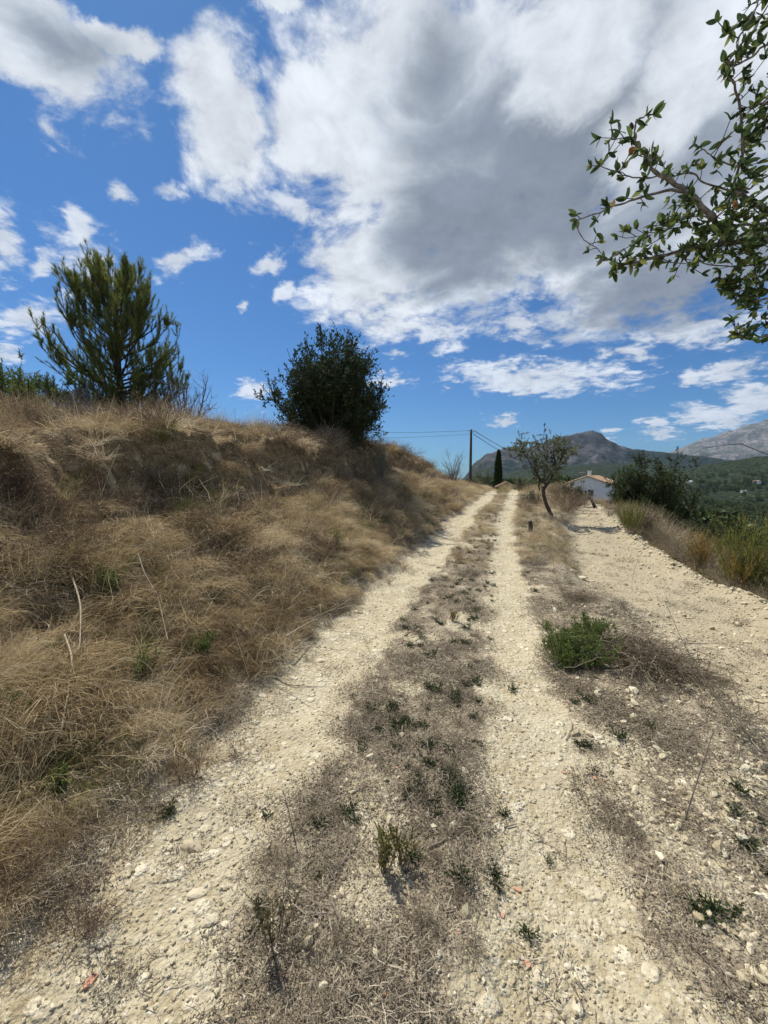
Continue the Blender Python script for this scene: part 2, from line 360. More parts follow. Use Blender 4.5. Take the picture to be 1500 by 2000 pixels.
gravel = t.mix(t.m('MULTIPLY', t.step(n3, .58, .7), .55), gravel, (.24, .185, .12))
gravel = t.mix(t.m('MULTIPLY', t.step(nz, .45, .72), .40), gravel, (.46, .42, .32))
lit = t.mix(t.step(n3, .35, .65), (.20, .16, .11), (.40, .335, .235)); lit = t.mix(t.step(n2, .50, .64), lit, (.50, .43, .295))
bank = t.mix(t.step(n2, .3, .7), (.13, .085, .042), (.33, .235, .12)); bank = t.mix(t.step(n3, .55, .68), bank, (.10, .07, .04)); bank = t.mix(t.step(t.noise(pos, 3, 5), .56, .68), bank, (.48, .385, .23)); bank = t.mix(t.m('MULTIPLY', t.step(vcs.outputs[0], .8, .95), t.step(v1, .5, .2)), bank, (.55, .48, .34))
ng_ = t.noise(pos, .02, 6, .65); farc = t.mix(t.step(ng_, .46, .60), (.06, .072, .030), (.30, .255, .165))
farc = t.mix(t.step(t.noise(pos, .12, 5, .6), .5, .62), farc, (.045, .060, .024))
v3 = t.voro(t.v('MULTIPLY', pos, (1, 1, 2)), 14); v3c = t.new('ShaderNodeSeparateColor'); t.l.new(t.voro(t.v('MULTIPLY', pos, (1, 1, 2)), 14, 'Color'), v3c.inputs[0])
gravel = t.mix(t.m('MULTIPLY', t.step(v3c.outputs[1], .70, .95), t.step(v3, .48, .36)), gravel, (.68, .61, .45))
gravel = t.mix(t.m('MULTIPLY', t.step(t.noise(pos, 4.5, 5, .65), .50, .66), .55), gravel, (.33, .27, .175))
gravel = t.mix(t.m('MULTIPLY', t.attr('side'), .75), gravel, t.mix(n2, (.29, .235, .15), (.46, .39, .265)))
gm = t.step(t.m('ADD', g_, t.m('MULTIPLY', t.m('SUBTRACT', n2, .5), 1.3)), .3, .65)
c = t.mix(gm, lit, gravel); c = t.mix(b_, c, bank); c = t.mix(fa, c, farc)
h = t.m('ADD', t.m('MULTIPLY', t.m('SUBTRACT', .6, v1), .9), t.m('MULTIPLY', t.m('SUBTRACT', .6, v2), .35)); h = t.m('ADD', h, t.m('MULTIPLY', n2, 1.6)); h = t.m('ADD', h, t.m('MULTIPLY', n3, .7)); h = t.m('ADD', h, t.m('MULTIPLY', t.step(v3, .55, .3), t.step(v3c.outputs[1], .5, .8)))
h = t.m('MULTIPLY', h, t.m('SUBTRACT', 1.0, fa))
finish(t, c, .95, h, 1.0, .013, .15); M_ground = m

# ------------------------------------------------------------------ ground sheet
da = np.concatenate([np.linspace(-53, 53, 520), np.linspace(53, 307, 64)[1:-1]]); ang = np.radians(da)
r = np.concatenate([.35*1.0112**np.arange(470)]); r = r[r < 62]; r2 = [r[-1]]
while r2[-1] < 12000: r2.append(r2[-1]*1.045)
r = np.concatenate([r, r2[1:]])
RR, AA = np.meshgrid(r, ang, indexing='ij'); gx = RR*np.sin(AA); gy = RR*np.cos(AA); gzv = gz(gx, gy)
na, nr = len(ang), len(r)
i = np.arange(nr-1)[:, None]*na; j = np.arange(na)[None]; j2 = (j+1) % na
Fg = np.stack([i+j, i+na+j, i+na+j2, i+j2], -1).reshape(-1, 4)
mb = MB(); mb.add(np.stack([gx, gy, gzv], -1), Fg)
c0 = np.array([[0, 0, g1(0, 0)]]); nv = nr*na
mb.add(c0, np.zeros((0, 3), int)); 
mb.V.append(c0); mb.T.append(np.array([.5])); tri = np.stack([np.full(na, nv), j.ravel(), j2.ravel()], -1); mb.Fq.append((tri, 0)); mb.n += 1
me = mb.mesh('ground', M_ground, True)
def soil(x, y):
    u, e = parts_xy(x, y)
    wob = fbm(x*3, y*3, 4, 61, .65)*.5
    wl = .44; wr = np.interp(y, [0, 3, 30], [.38, .30, .34])
    L = 1-sstep(.65, 1.25, np.abs(x-lrut_x(y)+wob*.6)/wl); R = 1-sstep(.65, 1.3, np.abs(x-rrut_x(y)+wob*.6)/wr)
    edge = (1-sstep(-.2, .1, u+wob))*(x < lrut_x(y)); L = np.maximum(L, edge*.75)
    S = sstep(-.1, .9, x-rl_x(y)+wob*2.6)*(.72+.5*vnoise(x*3.3, y*3.3, 68))*(1-sstep(-.1, .25, e+wob*.5))
    near = 1-sstep(2.0, 3.6, y)
    pt = sstep(.02, .16, fbm(x*2.2+4, y*2.2, 4, 66)+.10*near*sstep(rrut_x(y)-.7, rrut_x(y)-.2, x)-.07)
    rgt = (x > rrut_x(y))*sstep(-.12, .1, fbm(x*3, y*3, 3, 67))*near
    g = np.maximum(np.maximum(np.maximum(L, R), S), np.maximum(pt*.7, rgt*.6))
    bk = np.maximum(sstep(-.05, .45, u+wob*.4), sstep(.0, .6, e))
    past = sstep(36, 50, y); g = g*(1-past)
    far = sstep(45, 90, np.hypot(x, y))
    lt = 1-np.maximum(g, bk)
    return g, np.clip(lt, 0, 1), bk, far, L, R, S, u, e
sl_ = soil(gx, gy); ga, la, ba, fa_ = sl_[:4]; sd = me.attributes.new('side', 'FLOAT', 'POINT'); sd.data.foreach_set('value', np.append(sl_[6].ravel(), 0).astype(np.float32))
ca = np.stack([ga, la, ba, fa_], -1).reshape(-1, 4); ca = np.vstack([ca, [[.2, .8, 0, 0]]])
at_ = me.attributes.new('soil', 'FLOAT_COLOR', 'POINT'); at_.data.foreach_set('color', ca.astype(np.float32).ravel())
ground = link('ground', me); ground['kind'] = 'structure'

# ------------------------------------------------------------------ mountains
MT = []
def mtn(name, px, py, D, depth, base, material, seed, amp, cols=260, rows=70, power=1.0, cliff=None, foot=None):
    """a massif at depth D: its crest follows px/py, it runs down towards the viewer over `depth` metres and falls off behind"""
    cols_px = np.linspace(px[0], px[-1], cols); cy = np.interp(cols_px, px, py)
    cz = EYE+D*(930.6-cy)/F*1.0
    xs = (cols_px-750)/F
    tt = np.concatenate([np.linspace(0, 1, rows), np.linspace(1, 1.6, rows//4)[1:]])
    T, XX = np.meshgrid(tt, xs, indexing='ij'); CZ = np.broadcast_to(cz, T.shape); Yw = D-depth*(1-T)
    prof = np.interp(T, *cliff) if cliff is not None else T**power
    prof = np.where(T > 1, 1-(T-1)*1.5, prof)
    Xw = XX*D*(.35+.65*Yw/D)
    zz_ = base+(CZ-base)*prof
    sc_ = D/12
    rid = 1-np.abs(2*fbm(Xw/sc_, Yw/sc_, 5, seed))*2
    taper = np.sin(np.clip(T, 0, 1)*pi)**.8
    zz_ = zz_+(rid-.6)*amp*taper+fbm(Xw/sc_*6, Yw/sc_*6, 3, seed+9)*amp*.35*np.clip(T*1.2, 0, 1)
    V = np.stack([Xw, Yw, zz_], -1); n_, k_ = T.shape
    a = np.arange(n_-1)[:, None]*k_+np.arange(k_-1)[None]
    mb = MB(); mb.add(V, np.stack([a, a+1, a+k_+1, a+k_], -1).reshape(-1, 4))
    o = link(name, mb.mesh(name, material, True)); o['kind'] = 'structure'; MT.append(o); return o
m, t = mat('mountain_rock'); ge = t.new('ShaderNodeNewGeometry'); pos = ge.outputs['Position']
sp_ = t.new('ShaderNodeSeparateXYZ'); t.l.new(pos, sp_.inputs[0]); sn = t.new('ShaderNodeSeparateXYZ'); t.l.new(ge.outputs['True Normal'], sn.inputs[0])
n1 = t.noise(t.v('MULTIPLY', pos, (1, 1, .35)), .012, 8, .68); n2 = t.noise(pos, .05, 5, .6)
rock = t.mix(t.step(n1, .35, .65), (.022, .024, .026), (.105, .10, .095)); green = t.mix(t.step(n2, .4, .6), (.010, .018, .012), (.028, .038, .022))
alt = t.m('ADD', t.m('MULTIPLY', sp_.outputs[2], 1/420), t.m('MULTIPLY', t.m('SUBTRACT', n1, .5), 1.0)); alt = t.m('ADD', alt, t.step(sp_.outputs[0], 2150, 1850, -.12, .22))
gf = t.step(alt, .62, .40)
finish(t, t.mix(gf, rock, green), .95, t.m('ADD', n1, t.m('MULTIPLY', n2, .4)), 1.0, 25, .1); M_mtn = m
m, t = mat('pale_mountain'); ge = t.new('ShaderNodeNewGeometry'); pos = ge.outputs['Position']
n1 = t.noise(t.v('MULTIPLY', pos, (1, 1, .5)), .004, 9, .7); n2 = t.noise(pos, .02, 5, .6)
finish(t, t.mix(t.step(n1, .42, .62), t.mix(t.step(n2, .4, .6), (.10, .095, .09), (.26, .235, .215)), (.10, .105, .085)), .95, n1, 1.0, 60, .1); M_mtn2 = m
m, t = mat('wooded_slope'); pos = t.new('ShaderNodeNewGeometry').outputs['Position']
n1 = t.noise(pos, .02, 6, .65); v1 = t.voro(pos, .12)
finish(t, t.mix(t.step(n1, .60, .72), t.mix(t.step(v1, .2, .8), (.035, .048, .022), (.014, .022, .011)), (.11, .10, .06)), .95, t.m('SUBTRACT', n1, v1), 1.0, 5, .1); M_wood = m

mtn('mountain', [880, 905, 925, 945, 970, 1010, 1025, 1040, 1060, 1090, 1120, 1140, 1150, 1162, 1170, 1178, 1195, 1202, 1230, 1300, 1360, 1420, 1500, 1600],
    [960, 935, 906, 889, 880, 877, 878, 871, 863, 855, 848, 844, 843, 845, 852, 859, 869, 872, 878, 886, 892, 900, 915, 930], 3600, 1900, -120, M_mtn, 3, 70, 420, 110,
    cliff=([0, .35, .62, .74, .86, .94, 1], [0, .14, .34, .50, .74, .96, 1]))
mtn('mountain', [1240, 1290, 1330, 1370, 1410, 1450, 1475, 1500, 1560, 1640, 1800], [905, 888, 872, 858, 845, 831, 825, 821, 815, 812, 850], 7000, 3500, -160, M_mtn2, 13, 190, 260, 90, power=1.3)
mtn('hill', [960, 1000, 1060, 1110, 1160, 1230, 1300, 1340, 1400, 1480], [932, 921, 914, 911, 908, 905, 908, 913, 922, 936], 1700, 800, -110, M_wood, 23, 22, 200, 50)
hill_r = mtn('hill', [1240, 1300, 1340, 1380, 1440, 1500, 1570, 1680, 1850], [940, 928, 918, 908, 897, 889, 882, 878, 900], 950, 560, -95, M_wood, 33, 12, 200, 50)

# ------------------------------------------------------------------ scattered stuff through geometry nodes
def protocol(name, meshes):
    c = bpy.data.collections.new(name)
    for i, me in enumerate(meshes):
        o = bpy.data.objects.new('%s_%02d' % (name, i), me); c.objects.link(o)
    return c
def gn_scatter(name, coll, P, E, S, idx, tint):
    me = bpy.data.meshes.new(name); n = len(P); me.vertices.add(n); me.vertices.foreach_set('co', np.asarray(P, np.float32).ravel())
    for nm, ty, k, val in (('rot', 'FLOAT_VECTOR', 'vector', E), ('scl', 'FLOAT', 'value', S), ('idx', 'INT', 'value', idx), ('tint_patch', 'FLOAT', 'value', tint)):
        a = me.attributes.new(nm, ty, 'POINT'); a.data.foreach_set(k, np.asarray(val, np.int32 if ty == 'INT' else np.float32).ravel())
    o = link(name, me); o['kind'] = 'stuff'
    g = bpy.data.node_groups.new(name, 'GeometryNodeTree')
    g.interface.new_socket('Geometry', in_out='INPUT', socket_type='NodeSocketGeometry'); g.interface.new_socket('Geometry', in_out='OUTPUT', socket_type='NodeSocketGeometry')
    N = g.nodes; Lk = g.links
    gi = N.new('NodeGroupInput'); go = N.new('NodeGroupOutput'); mp = N.new('GeometryNodeMeshToPoints'); ip = N.new('GeometryNodeInstanceOnPoints')
    ci = N.new('GeometryNodeCollectionInfo'); ci.inputs['Collection'].default_value = coll; ci.inputs['Separate Children'].default_value = True; ci.inputs['Reset Children'].default_value = True
    def na_(nm, ty):
        a = N.new('GeometryNodeInputNamedAttribute'); a.data_type = ty; a.inputs['Name'].default_value = nm; return a.outputs['Attribute']
    er = N.new('FunctionNodeEulerToRotation'); Lk.new(na_('rot', 'FLOAT_VECTOR'), er.inputs[0])
    Lk.new(gi.outputs[0], mp.inputs['Mesh']); Lk.new(mp.outputs[0], ip.inputs['Points']); Lk.new(ci.outputs[0], ip.inputs['Instance']); ip.inputs['Pick Instance'].default_value = True
    Lk.new(na_('idx', 'INT'), ip.inputs['Instance Index']); Lk.new(er.outputs[0], ip.inputs['Rotation']); Lk.new(na_('scl', 'FLOAT'), ip.inputs['Scale']); Lk.new(ip.outputs[0], go.inputs[0])
    md = o.modifiers.new('scatter', 'NODES'); md.node_group = g; return o
def spread(n, r0, r1, q, a0=-52, a1=52, rng=RNG):
    """ground points whose density falls off as r**-q"""
    u = rng.random(n); k = 2-q
    r_ = (r0**k+u*(r1**k-r0**k))**(1/k) if abs(k) > 1e-6 else r0*(r1/r0)**u
    a = np.radians(rng.uniform(a0, a1, n)); return r_*np.sin(a), r_*np.cos(a), r_
def downhill(x, y, d=.25):
    return np.arctan2(-(gz(x, y+d)-gz(x, y-d)), -(gz(x+d, y)-gz(x-d, y)))
U = RNG.uniform
def tuft(n, L, e0, e1, rad, wid, spread_az=1.0, k=4, seed=0, mi=0, curl=.12):
    rg = np.random.default_rng(seed); a = rg.uniform(0, 2*pi, n); q = rad*np.sqrt(rg.random(n))
    base = np.stack([q*np.cos(a), q*np.sin(a), np.full(n, -.02)], -1)
    P = walk(base, rg.uniform(.5, 1, n)*L, rg.normal(0, spread_az, n), rg.normal(e0, .2, n), rg.normal(e1, .35, n), k, curl, rg)
    W = wid*np.linspace(1, .25, k+1)[None]*rg.uniform(.7, 1.3, (n, 1)); V, Fq = ribbons(P, W, rg)
    return V, Fq, np.repeat(rg.random(n), (k+1)*2)
def tuft_mesh(name, specs, mats):
    mb = MB()
    for s in specs:
        mi = s.pop('mi', 0); V, Fq, T = tuft(**s); mb.add(V, Fq, mi, T)
    return mb.mesh(name, mats)
matted = [tuft_mesh('dry_tuft', [dict(n=60, L=.33, e0=.95, e1=-.85, rad=.13, wid=.0042, spread_az=.7, seed=i), dict(n=14, L=.24, e0=1.3, e1=.2, rad=.10, wid=.003, spread_az=2, seed=50+i)], [M_grass]) for i in range(4)]
wispy = [tuft_mesh('dry_tuft', [dict(n=45, L=.48, e0=1.35, e1=.55, rad=.10, wid=.0026, spread_az=1.6, seed=i+10), dict(n=40, L=.3, e0=1.0, e1=-.4, rad=.14, wid=.003, spread_az=2, seed=70+i)], [M_grass]) for i in range(3)]
short = [tuft_mesh('dry_tuft', [dict(n=55, L=.16, e0=.9, e1=-.2, rad=.12, wid=.0026, spread_az=3, seed=i+20)], [M_grass]) for i in range(2)]
greeng = [tuft_mesh('green_tuft', [dict(n=60, L=.26, e0=1.2, e1=.1, rad=.12, wid=.004, spread_az=2, seed=i+30)], [M_ggrass]) for i in range(2)]
def twiggy(name, seed, n1=22, L1=.35, n2=110, L2=.14, nl=120, ls=.012, m1=M_dryb, m2=M_dryb, e=(1.3, .5), w1=.004):
    rg = np.random.default_rng(seed); b = rg.normal(0, .03*L1/.35, (n1, 3)); b[:, 2] = -.02
    A = walk(b, rg.uniform(.6, 1, n1)*L1, rg.uniform(0, 2*pi, n1), np.clip(rg.normal(e[0]-.35, .35, n1), .2, 1.5), rg.normal(e[1], .4, n1), 5, .15, rg)
    p, i_, t_, d = on(A, n2, .15, 1, rg)
    az_ = np.arctan2(d[:, 1], d[:, 0])+rg.normal(0, 1.1, n2); Bq = walk(p, rg.uniform(.5, 1, n2)*L2, az_, rg.normal(.7, .5, n2), rg.normal(.4, .6, n2), 3, .2, rg)
    mb = MB(); V, Fq = ribbons(A, w1*np.linspace(1, .35, 6)[None]*np.ones((n1, 1)), rg); mb.add(V, Fq, 0, np.repeat(rg.random(n1)*.6, 12))
    V, Fq = ribbons(Bq, w1*.5*np.linspace(1, .4, 4)[None]*np.ones((n2, 1)), rg); mb.add(V, Fq, 0, np.repeat(rg.random(n2), 8))
    if nl:
        p, i_, t_, d = on(Bq, nl, .1, 1, rg); dd = unit(d+rg.normal(0, .7, d.shape)); V, Fq = scatter(LEAF_V, LEAF_F, p, frames(dd, rg), rg.uniform(.6, 1.3, nl)*ls); mb.add(V, Fq, 1, np.repeat(rg.random(nl), 4))
    return mb.mesh(name, [m1, m2])
twg = [twiggy('dry_brush', 100+i, 26, .34, 150, .15, 260, .016) for i in range(3)]
twg += [twiggy('grey_brush', 110+i, 26, .30, 150, .14, 200, .014, M_greyb, M_greyb) for i in range(2)]
straws = [tuft_mesh('straw_mat', [dict(n=34, L=.55, e0=.55, e1=-.5, rad=.20, wid=.0062, spread_az=2.5, seed=i+90, curl=.22), dict(n=12, L=.6, e0=1.3, e1=.9, rad=.12, wid=.004, spread_az=3, seed=i+95)], [M_grass]) for i in range(3)]
def clump_mesh(seed, n=330, R=.24, Hh=.20):
    rg = np.random.default_rng(seed); a = rg.uniform(0, 2*pi, n); q = np.sqrt(rg.random(n)); b = np.stack([R*q*np.cos(a), R*q*np.sin(a), Hh*np.sqrt(1-.9*q*q)-.06], -1)
    az_ = np.where(rg.random(n) < .3, rg.normal(0, .8, n), a+rg.normal(0, .9, n)); P = walk(b, rg.uniform(.12, .34, n), az_, rg.normal(.65, .3, n), rg.normal(-1.05, .3, n), 4, .13, rg)
    V, Fq = ribbons(P, .0046*np.linspace(1, .3, 5)[None]*rg.uniform(.7, 1.3, (n, 1)), rg); mb = MB(); mb.add(V, Fq, 0, np.repeat(np.clip(rg.random(n), 0, 1), 10)); return mb.mesh('grass_clump', [M_grass])
clumps = [clump_mesh(400+i) for i in range(4)]
C_grass = protocol('grass_kinds', matted+wispy+short+greeng+twg+clumps+straws)   # 0-3 matted, 4-6 wispy, 7-8 short, 9-10 green, 11-13 brown brush, 14-15 grey brush
def patch(x, y, s=1.0, seed=0): return np.clip(.5+fbm(x*s, y*s, 3, seed)*2.2, 0, 1)
Ps, Es, Ss, Is, Ts = [], [], [], [], []
def add_grass(x, y, scl, idx, tint, az, tilt=.25):
    n = len(x); z = gz(x, y); Ps.append(np.stack([x, y, z], -1)); Es.append(np.stack([RNG.normal(0, tilt, n), RNG.normal(0, tilt, n), az], -1)); Ss.append(scl); Is.append(idx); Ts.append(tint)
def steepness(x, y): return sstep(.95, 1.35, np.hypot(gz(x+.12, y)-gz(x-.12, y), gz(x, y+.12)-gz(x, y-.12))/.24)
# on the bank
def barepatch(x, y, u):
    b = sstep(.06, .2, fbm(x*.9+9, y*.9, 3, 77)+.19*sstep(1.6, 2.1, u)*(1-sstep(3.1, 3.5, u)))
    return np.maximum(b, np.maximum(np.exp(-((x+3.7)**2+(y-4.9)**2)/.55), np.exp(-((x+2.6)**2+(y-6.6)**2)/.35)))
x, y, r_ = spread(27000, .9, 48, 1.35, -54, 32); g, l, b, f_, L, R, S, u, e = soil(x, y)
bare = barepatch(x, y, u); gsl = np.hypot(gz(x+.12, y)-gz(x-.12, y), gz(x, y+.12)-gz(x, y-.12))/.24; steep = sstep(.95, 1.35, gsl)
k = (u > -.05) & (u < 12) & (RNG.random(len(x)) < sstep(-.08, .35, u)*.96*(1-.85*bare*(u > 1.3))*(1-.30*steep))
x, y, r_, u = x[k], y[k], r_[k], u[k]; n = len(x); steep = steep[k]
pa = np.clip(.6*patch(x, y, .9, 81)+.55*(patch(x, y, 3.1, 87)-.15), 0, 1); pb = patch(x, y, .6, 82); pc = patch(x, y, 1.6, 83)
rr = RNG.random(n); idx = RNG.integers(0, 4, n)
idx = np.where((rr < .34) | (u > 3.1) & (rr < .6), RNG.integers(4, 7, n), idx)
brush = ((pb > .56) & (u > 1.5) & (rr > .40)) | ((pb > .74) & (rr > .5)) | ((u > 1.9) & (rr > .72))
idx = np.where(brush, RNG.integers(11, 14, n), idx); idx = np.where((steep > .4) & (rr > .32), RNG.integers(11, 15, n), idx); idx = np.where((u > 3.0) & (rr > .82), RNG.integers(14, 16, n), idx)
idx = np.where(((pc > .60) & (rr < .48) & (u < 2.8)) | (rr < .5*np.exp(-((x+1.25)**2+(y-2.5)**2)/.3)) | (rr < .4*np.exp(-((x+1.0)**2+(y-3.6)**2)/.3)), RNG.integers(9, 11, n), idx)
flow = downhill(x, y)+fbm(x*.8, y*.8, 2, 84)*5.0
scl = RNG.uniform(.6, 1.15, n)*np.clip(.55+.1*r_**.8, .62, 1.4)*np.clip(.4+u*.6, .35, 1); scl *= .5+.9*patch(x, y, 1.5, 85)
add_grass(x, y, scl, idx, np.clip(1.0*pa+.0+RNG.normal(0, .16, n)+.4*fbm(x*3, y*3, 2, 88), 0, 1), flow+RNG.normal(0, .35, n))
# rounded matted clumps that give the bank its mounds
x, y, r_ = spread(4200, 1.0, 40, 1.25, -54, 32); u = soil(x, y)[7]; k = (u > .12) & (u < 3.6) & (RNG.random(len(x)) < .9*(1-.8*barepatch(x, y, u)*(u > 1.2))*(1-.55*steepness(x, y))) & (vnoise(x*1.7, y*1.7, 86) > .30); x, y, r_, u = x[k], y[k], r_[k], u[k]; n = len(x)
add_grass(x, y, RNG.uniform(.55, 1.25, n)*np.clip(.7+.05*r_, .75, 1.5)*np.clip(.5+u*.5, .5, 1), RNG.integers(16, 20, n), np.clip(.15+.8*patch(x, y, .9, 81)*RNG.uniform(.6, 1.2, n)+RNG.normal(0, .12, n), 0, 1), downhill(x, y)+fbm(x*.8, y*.8, 2, 84)*5+RNG.normal(0, .4, n), .2)
x, y, r_ = spread(5200, .9, 30, 1.4, -54, 30); u = soil(x, y)[7]; k = (u > .1) & (u < 4) & (vnoise(x*2.1, y*2.1, 89) > .38) & (RNG.random(len(x)) < (1-.5*steepness(x, y))*(1-.7*barepatch(x, y, u)*(u > 1.2))); x, y, r_ = x[k], y[k], r_[k]; n = len(x)
add_grass(x, y, RNG.uniform(.5, 1.0, n)*np.clip(.6+.07*r_, .62, 1.4), RNG.integers(20, 23, n), np.clip(RNG.normal(.82, .14, n), 0, 1), U(0, 6.28, n), .3)
# dry fringe at the foot
x, y, r_ = spread(9000, .9, 30, 1.4, -54, 30); u = soil(x, y)[7]; k = (u > -.16) & (u < .3) & (RNG.random(len(x)) < .5); x, y, r_ = x[k], y[k], r_[k]; n = len(x)
add_grass(x, y, RNG.uniform(.35, .8, n), np.where(RNG.random(n) < .25, RNG.integers(11, 16, n), RNG.integers(7, 9, n)), RNG.uniform(.2, .7, n), U(0, 6.28, n))
# median: only low remains near the camera, taller farther on
x, y, r_ = spread(16000, 1.0, 40, 1.3, -20, 40); g, l, b, f_, L, R, S, u, e = soil(x, y)
med = (x > lrut_x(y)) & (x < rrut_x(y)); strip = (x > rrut_x(y)) & (x < rl_x(y)+.25)
k = (l > .45) & (u < -.3) & (med | strip); tall = np.where(med, sstep(5.5, 10, y), sstep(6.5, 9, y))
k &= RNG.random(len(x)) < (.20+.75*tall*np.where(med, .62+1.1*fbm(x, y, 2, 92), 1)); x, y, r_, tall = x[k], y[k], r_[k], tall[k]; n = len(x); rr = RNG.random(n)
idx = np.where(rr < .45, RNG.integers(7, 9, n), RNG.integers(14, 16, n)); idx = np.where((tall > .3) & (rr < .6), RNG.integers(4, 7, n), idx); idx = np.where((tall > .3) & (rr > .88), RNG.integers(9, 11, n), idx)
add_grass(x, y, RNG.uniform(.45, 1.0, n)*(.42+.5*tall), idx, np.clip(.25+.5*tall+RNG.normal(0, .15, n), 0, 1), U(0, 6.28, n))
# verge and slope outside the side road
x, y, r_ = spread(24000, 2.5, 70, 1.1, 5, 56); e = soil(x, y)[8]; k = (e > .1) & (e < 30) & (RNG.random(len(x)) < np.clip(.35+e, 0, 1)); x, y, r_, e = x[k], y[k], r_[k], e[k]; n = len(x); rr = RNG.random(n)
idx = np.where(rr < .5, RNG.integers(14, 16, n), RNG.integers(4, 7, n)); idx = np.where(rr > .8, RNG.integers(9, 11, n), idx)
add_grass(x, y, RNG.uniform(.7, 1.4, n)*np.clip(.5+.1*r_, .7, 2.2)*np.clip(.45+e*.4, .45, 1), idx, np.clip(.45+fbm(x*.5, y*.5, 3, 95)+RNG.normal(0, .1, n), 0, 1), U(0, 6.28, n))
# beyond the crest of the track, left and right
x, y, r_ = spread(7000, 28, 90, .8, 4, 40); g, l, b, f_, L, R, S, u, e = soil(x, y); k = (e < .1) & (u < 0) & (g < .3) & (y > 14); x, y = x[k], y[k]; n = len(x); rr = RNG.random(n)
add_grass(x, y, RNG.uniform(1.2, 2.2, n), np.where(rr < .5, RNG.integers(4, 7, n), np.where(rr < .75, RNG.integers(9, 11, n), RNG.integers(11, 14, n))), U(.3, .8, n), U(0, 6.28, n))
gn = gn_scatter('dry_grass', C_grass, np.concatenate(Ps), np.concatenate(Es), np.concatenate(Ss), np.concatenate(Is), np.concatenate(Ts))
tag(gn, 'straw coloured dry grass covering the bank and the verges', 'grass')

# litter of straw and bits of twig
def litter_mesh(seed, n=60, rad=.12, L=.07, w_=.0028):
    rg = np.random.default_rng(seed); a = rg.uniform(0, 2*pi, n); q = rad*np.sqrt(rg.random(n)); b = np.stack([q*np.cos(a), q*np.sin(a), rg.uniform(0, .016, n)], -1)
    P = walk(b, rg.uniform(.3, 1, n)*L, rg.uniform(0, 2*pi, n), rg.normal(.12, .2, n), rg.normal(-.1, .2, n), 3, .22, rg)
    mb = MB(); V, Fq = ribbons(P, w_*rg.uniform(.4, 1.3, (n, 1))*np.ones((1, 4)), rg, np.array([0, 0, 1.])); mb.add(V, Fq, 0, np.repeat(rg.random(n), 8)); c_ = 150; a = rg.uniform(0, 6.28, c_); q = rad*1.15*np.sqrt(rg.random(c_)); p = np.stack([q*np.cos(a), q*np.sin(a), rg.uniform(.001, .010, c_)], -1); d = unit(rg.normal(size=(c_, 3))*[1, 1, .25])
    V, Fq = scatter(np.array([[0, -.3, 0], [1, -.2, .1], [.9, .3, 0], [.1, .25, .1]]), np.array([[0, 1, 2, 3]]), p, frames(d, rg), rg.uniform(.004, .012, c_)); mb.add(V, Fq, 0, np.repeat(rg.random(c_)*.7, 4)); return mb.mesh('straw_patch', [M_litter])
C_lit = protocol('straw_kinds', [litter_mesh(200+i, 95, .12, .045, .0020) for i in range(4)]+[litter_mesh(210+i, 34, .12, .10, .0024) for i in range(2)])
x, y, r_ = spread(19000, .75, 26, 1.6, -54, 54); g, l, b, f_, L, R, S, u, e = soil(x, y)
k = (RNG.random(len(x)) < np.where(x > rl_x(y)+.2, .04, np.clip(l*1.1-.03, 0, 1)*(.22+.55*sstep(-.12, .12, fbm(x*2.6, y*2.6, 3, 312))))) & (u < .3) & (e < 0); k |= (RNG.random(len(x)) < .02) & (u < .2) & (e < 0)
x, y, r_ = x[k], y[k], r_[k]; n = len(x)
tag(gn_scatter('straw_litter', C_lit, np.stack([x, y, gz(x, y)+.003], -1), np.stack([RNG.normal(0, .08, n), RNG.normal(0, .08, n), U(0, 6.28, n)], -1), RNG.uniform(.6, 1.3, n)*np.clip(.8+r_*.06, .8, 1.8), RNG.integers(0, 6, n), np.clip(.5+fbm(x*2, y*2, 3, 301)*1.6+RNG.normal(0, .1, n), 0, 1)),
    'grey brown straw and bits of twig lying between the ruts', 'litter')

# pebbles
def stone_mesh(seed, name='pebble', material=None, flat=.6, sub=2):
    rg = np.random.default_rng(seed); import bmesh
    bm = bmesh.new(); bmesh.ops.create_icosphere(bm, subdivisions=sub, radius=1); sx_ = rg.uniform([.8, .55, flat*.7], [1.25, .9, flat*1.2])
    cuts = [(unit(rg.normal(size=3)), rg.uniform(.55, .9)) for _ in range(9)]
    for v in bm.verts:
        p = np.array(v.co)
        for nrm, dd in cuts:
            q = p@nrm
            if q > dd: p = p-nrm*(q-dd)
        v.co = p*sx_*(1+rg.normal(0, .02))
    me = bpy.data.meshes.new(name); bm.to_mesh(me); bm.free(); me.materials.append(material); return me
C_peb = protocol('pebble_kinds', [stone_mesh(300+i, 'pebble', M_peb, .6, 1) for i in range(6)])
x, y, r_ = spread(135000, .7, 40, 1.55, -54, 54); g, l, b, f_, L, R, S, u, e = soil(x, y)
rub = sstep(.3, .7, x-rrut_x(y))*(1-S)*(y < 5)
k = (RNG.random(len(x)) < .50*np.clip(g, 0, 1)+.28*l+.55*rub*(vnoise(x*2.5, y*2.5, 311) > .35)+.15*S+.3*np.exp(-(e/.35)**2)) & (u < 2.6) & ((u < .3) | (RNG.random(len(x)) < .25)) & (e < .5)
RB = rub[k]; x, y, r_, S, e = x[k], y[k], r_[k], S[k], e[k]; n = len(x); sz = (1+.55*RB)* RNG.lognormal(-5.1, .55, n)*(1+.055*r_)*(1+.35*S)*(1+.9*np.exp(-(e/.3)**2)); sz = np.clip(sz, .002, .035+.003*r_); sz = np.where(np.maximum(L, R)[k] > .5, np.minimum(sz, .012+.0014*r_)*.9, sz)
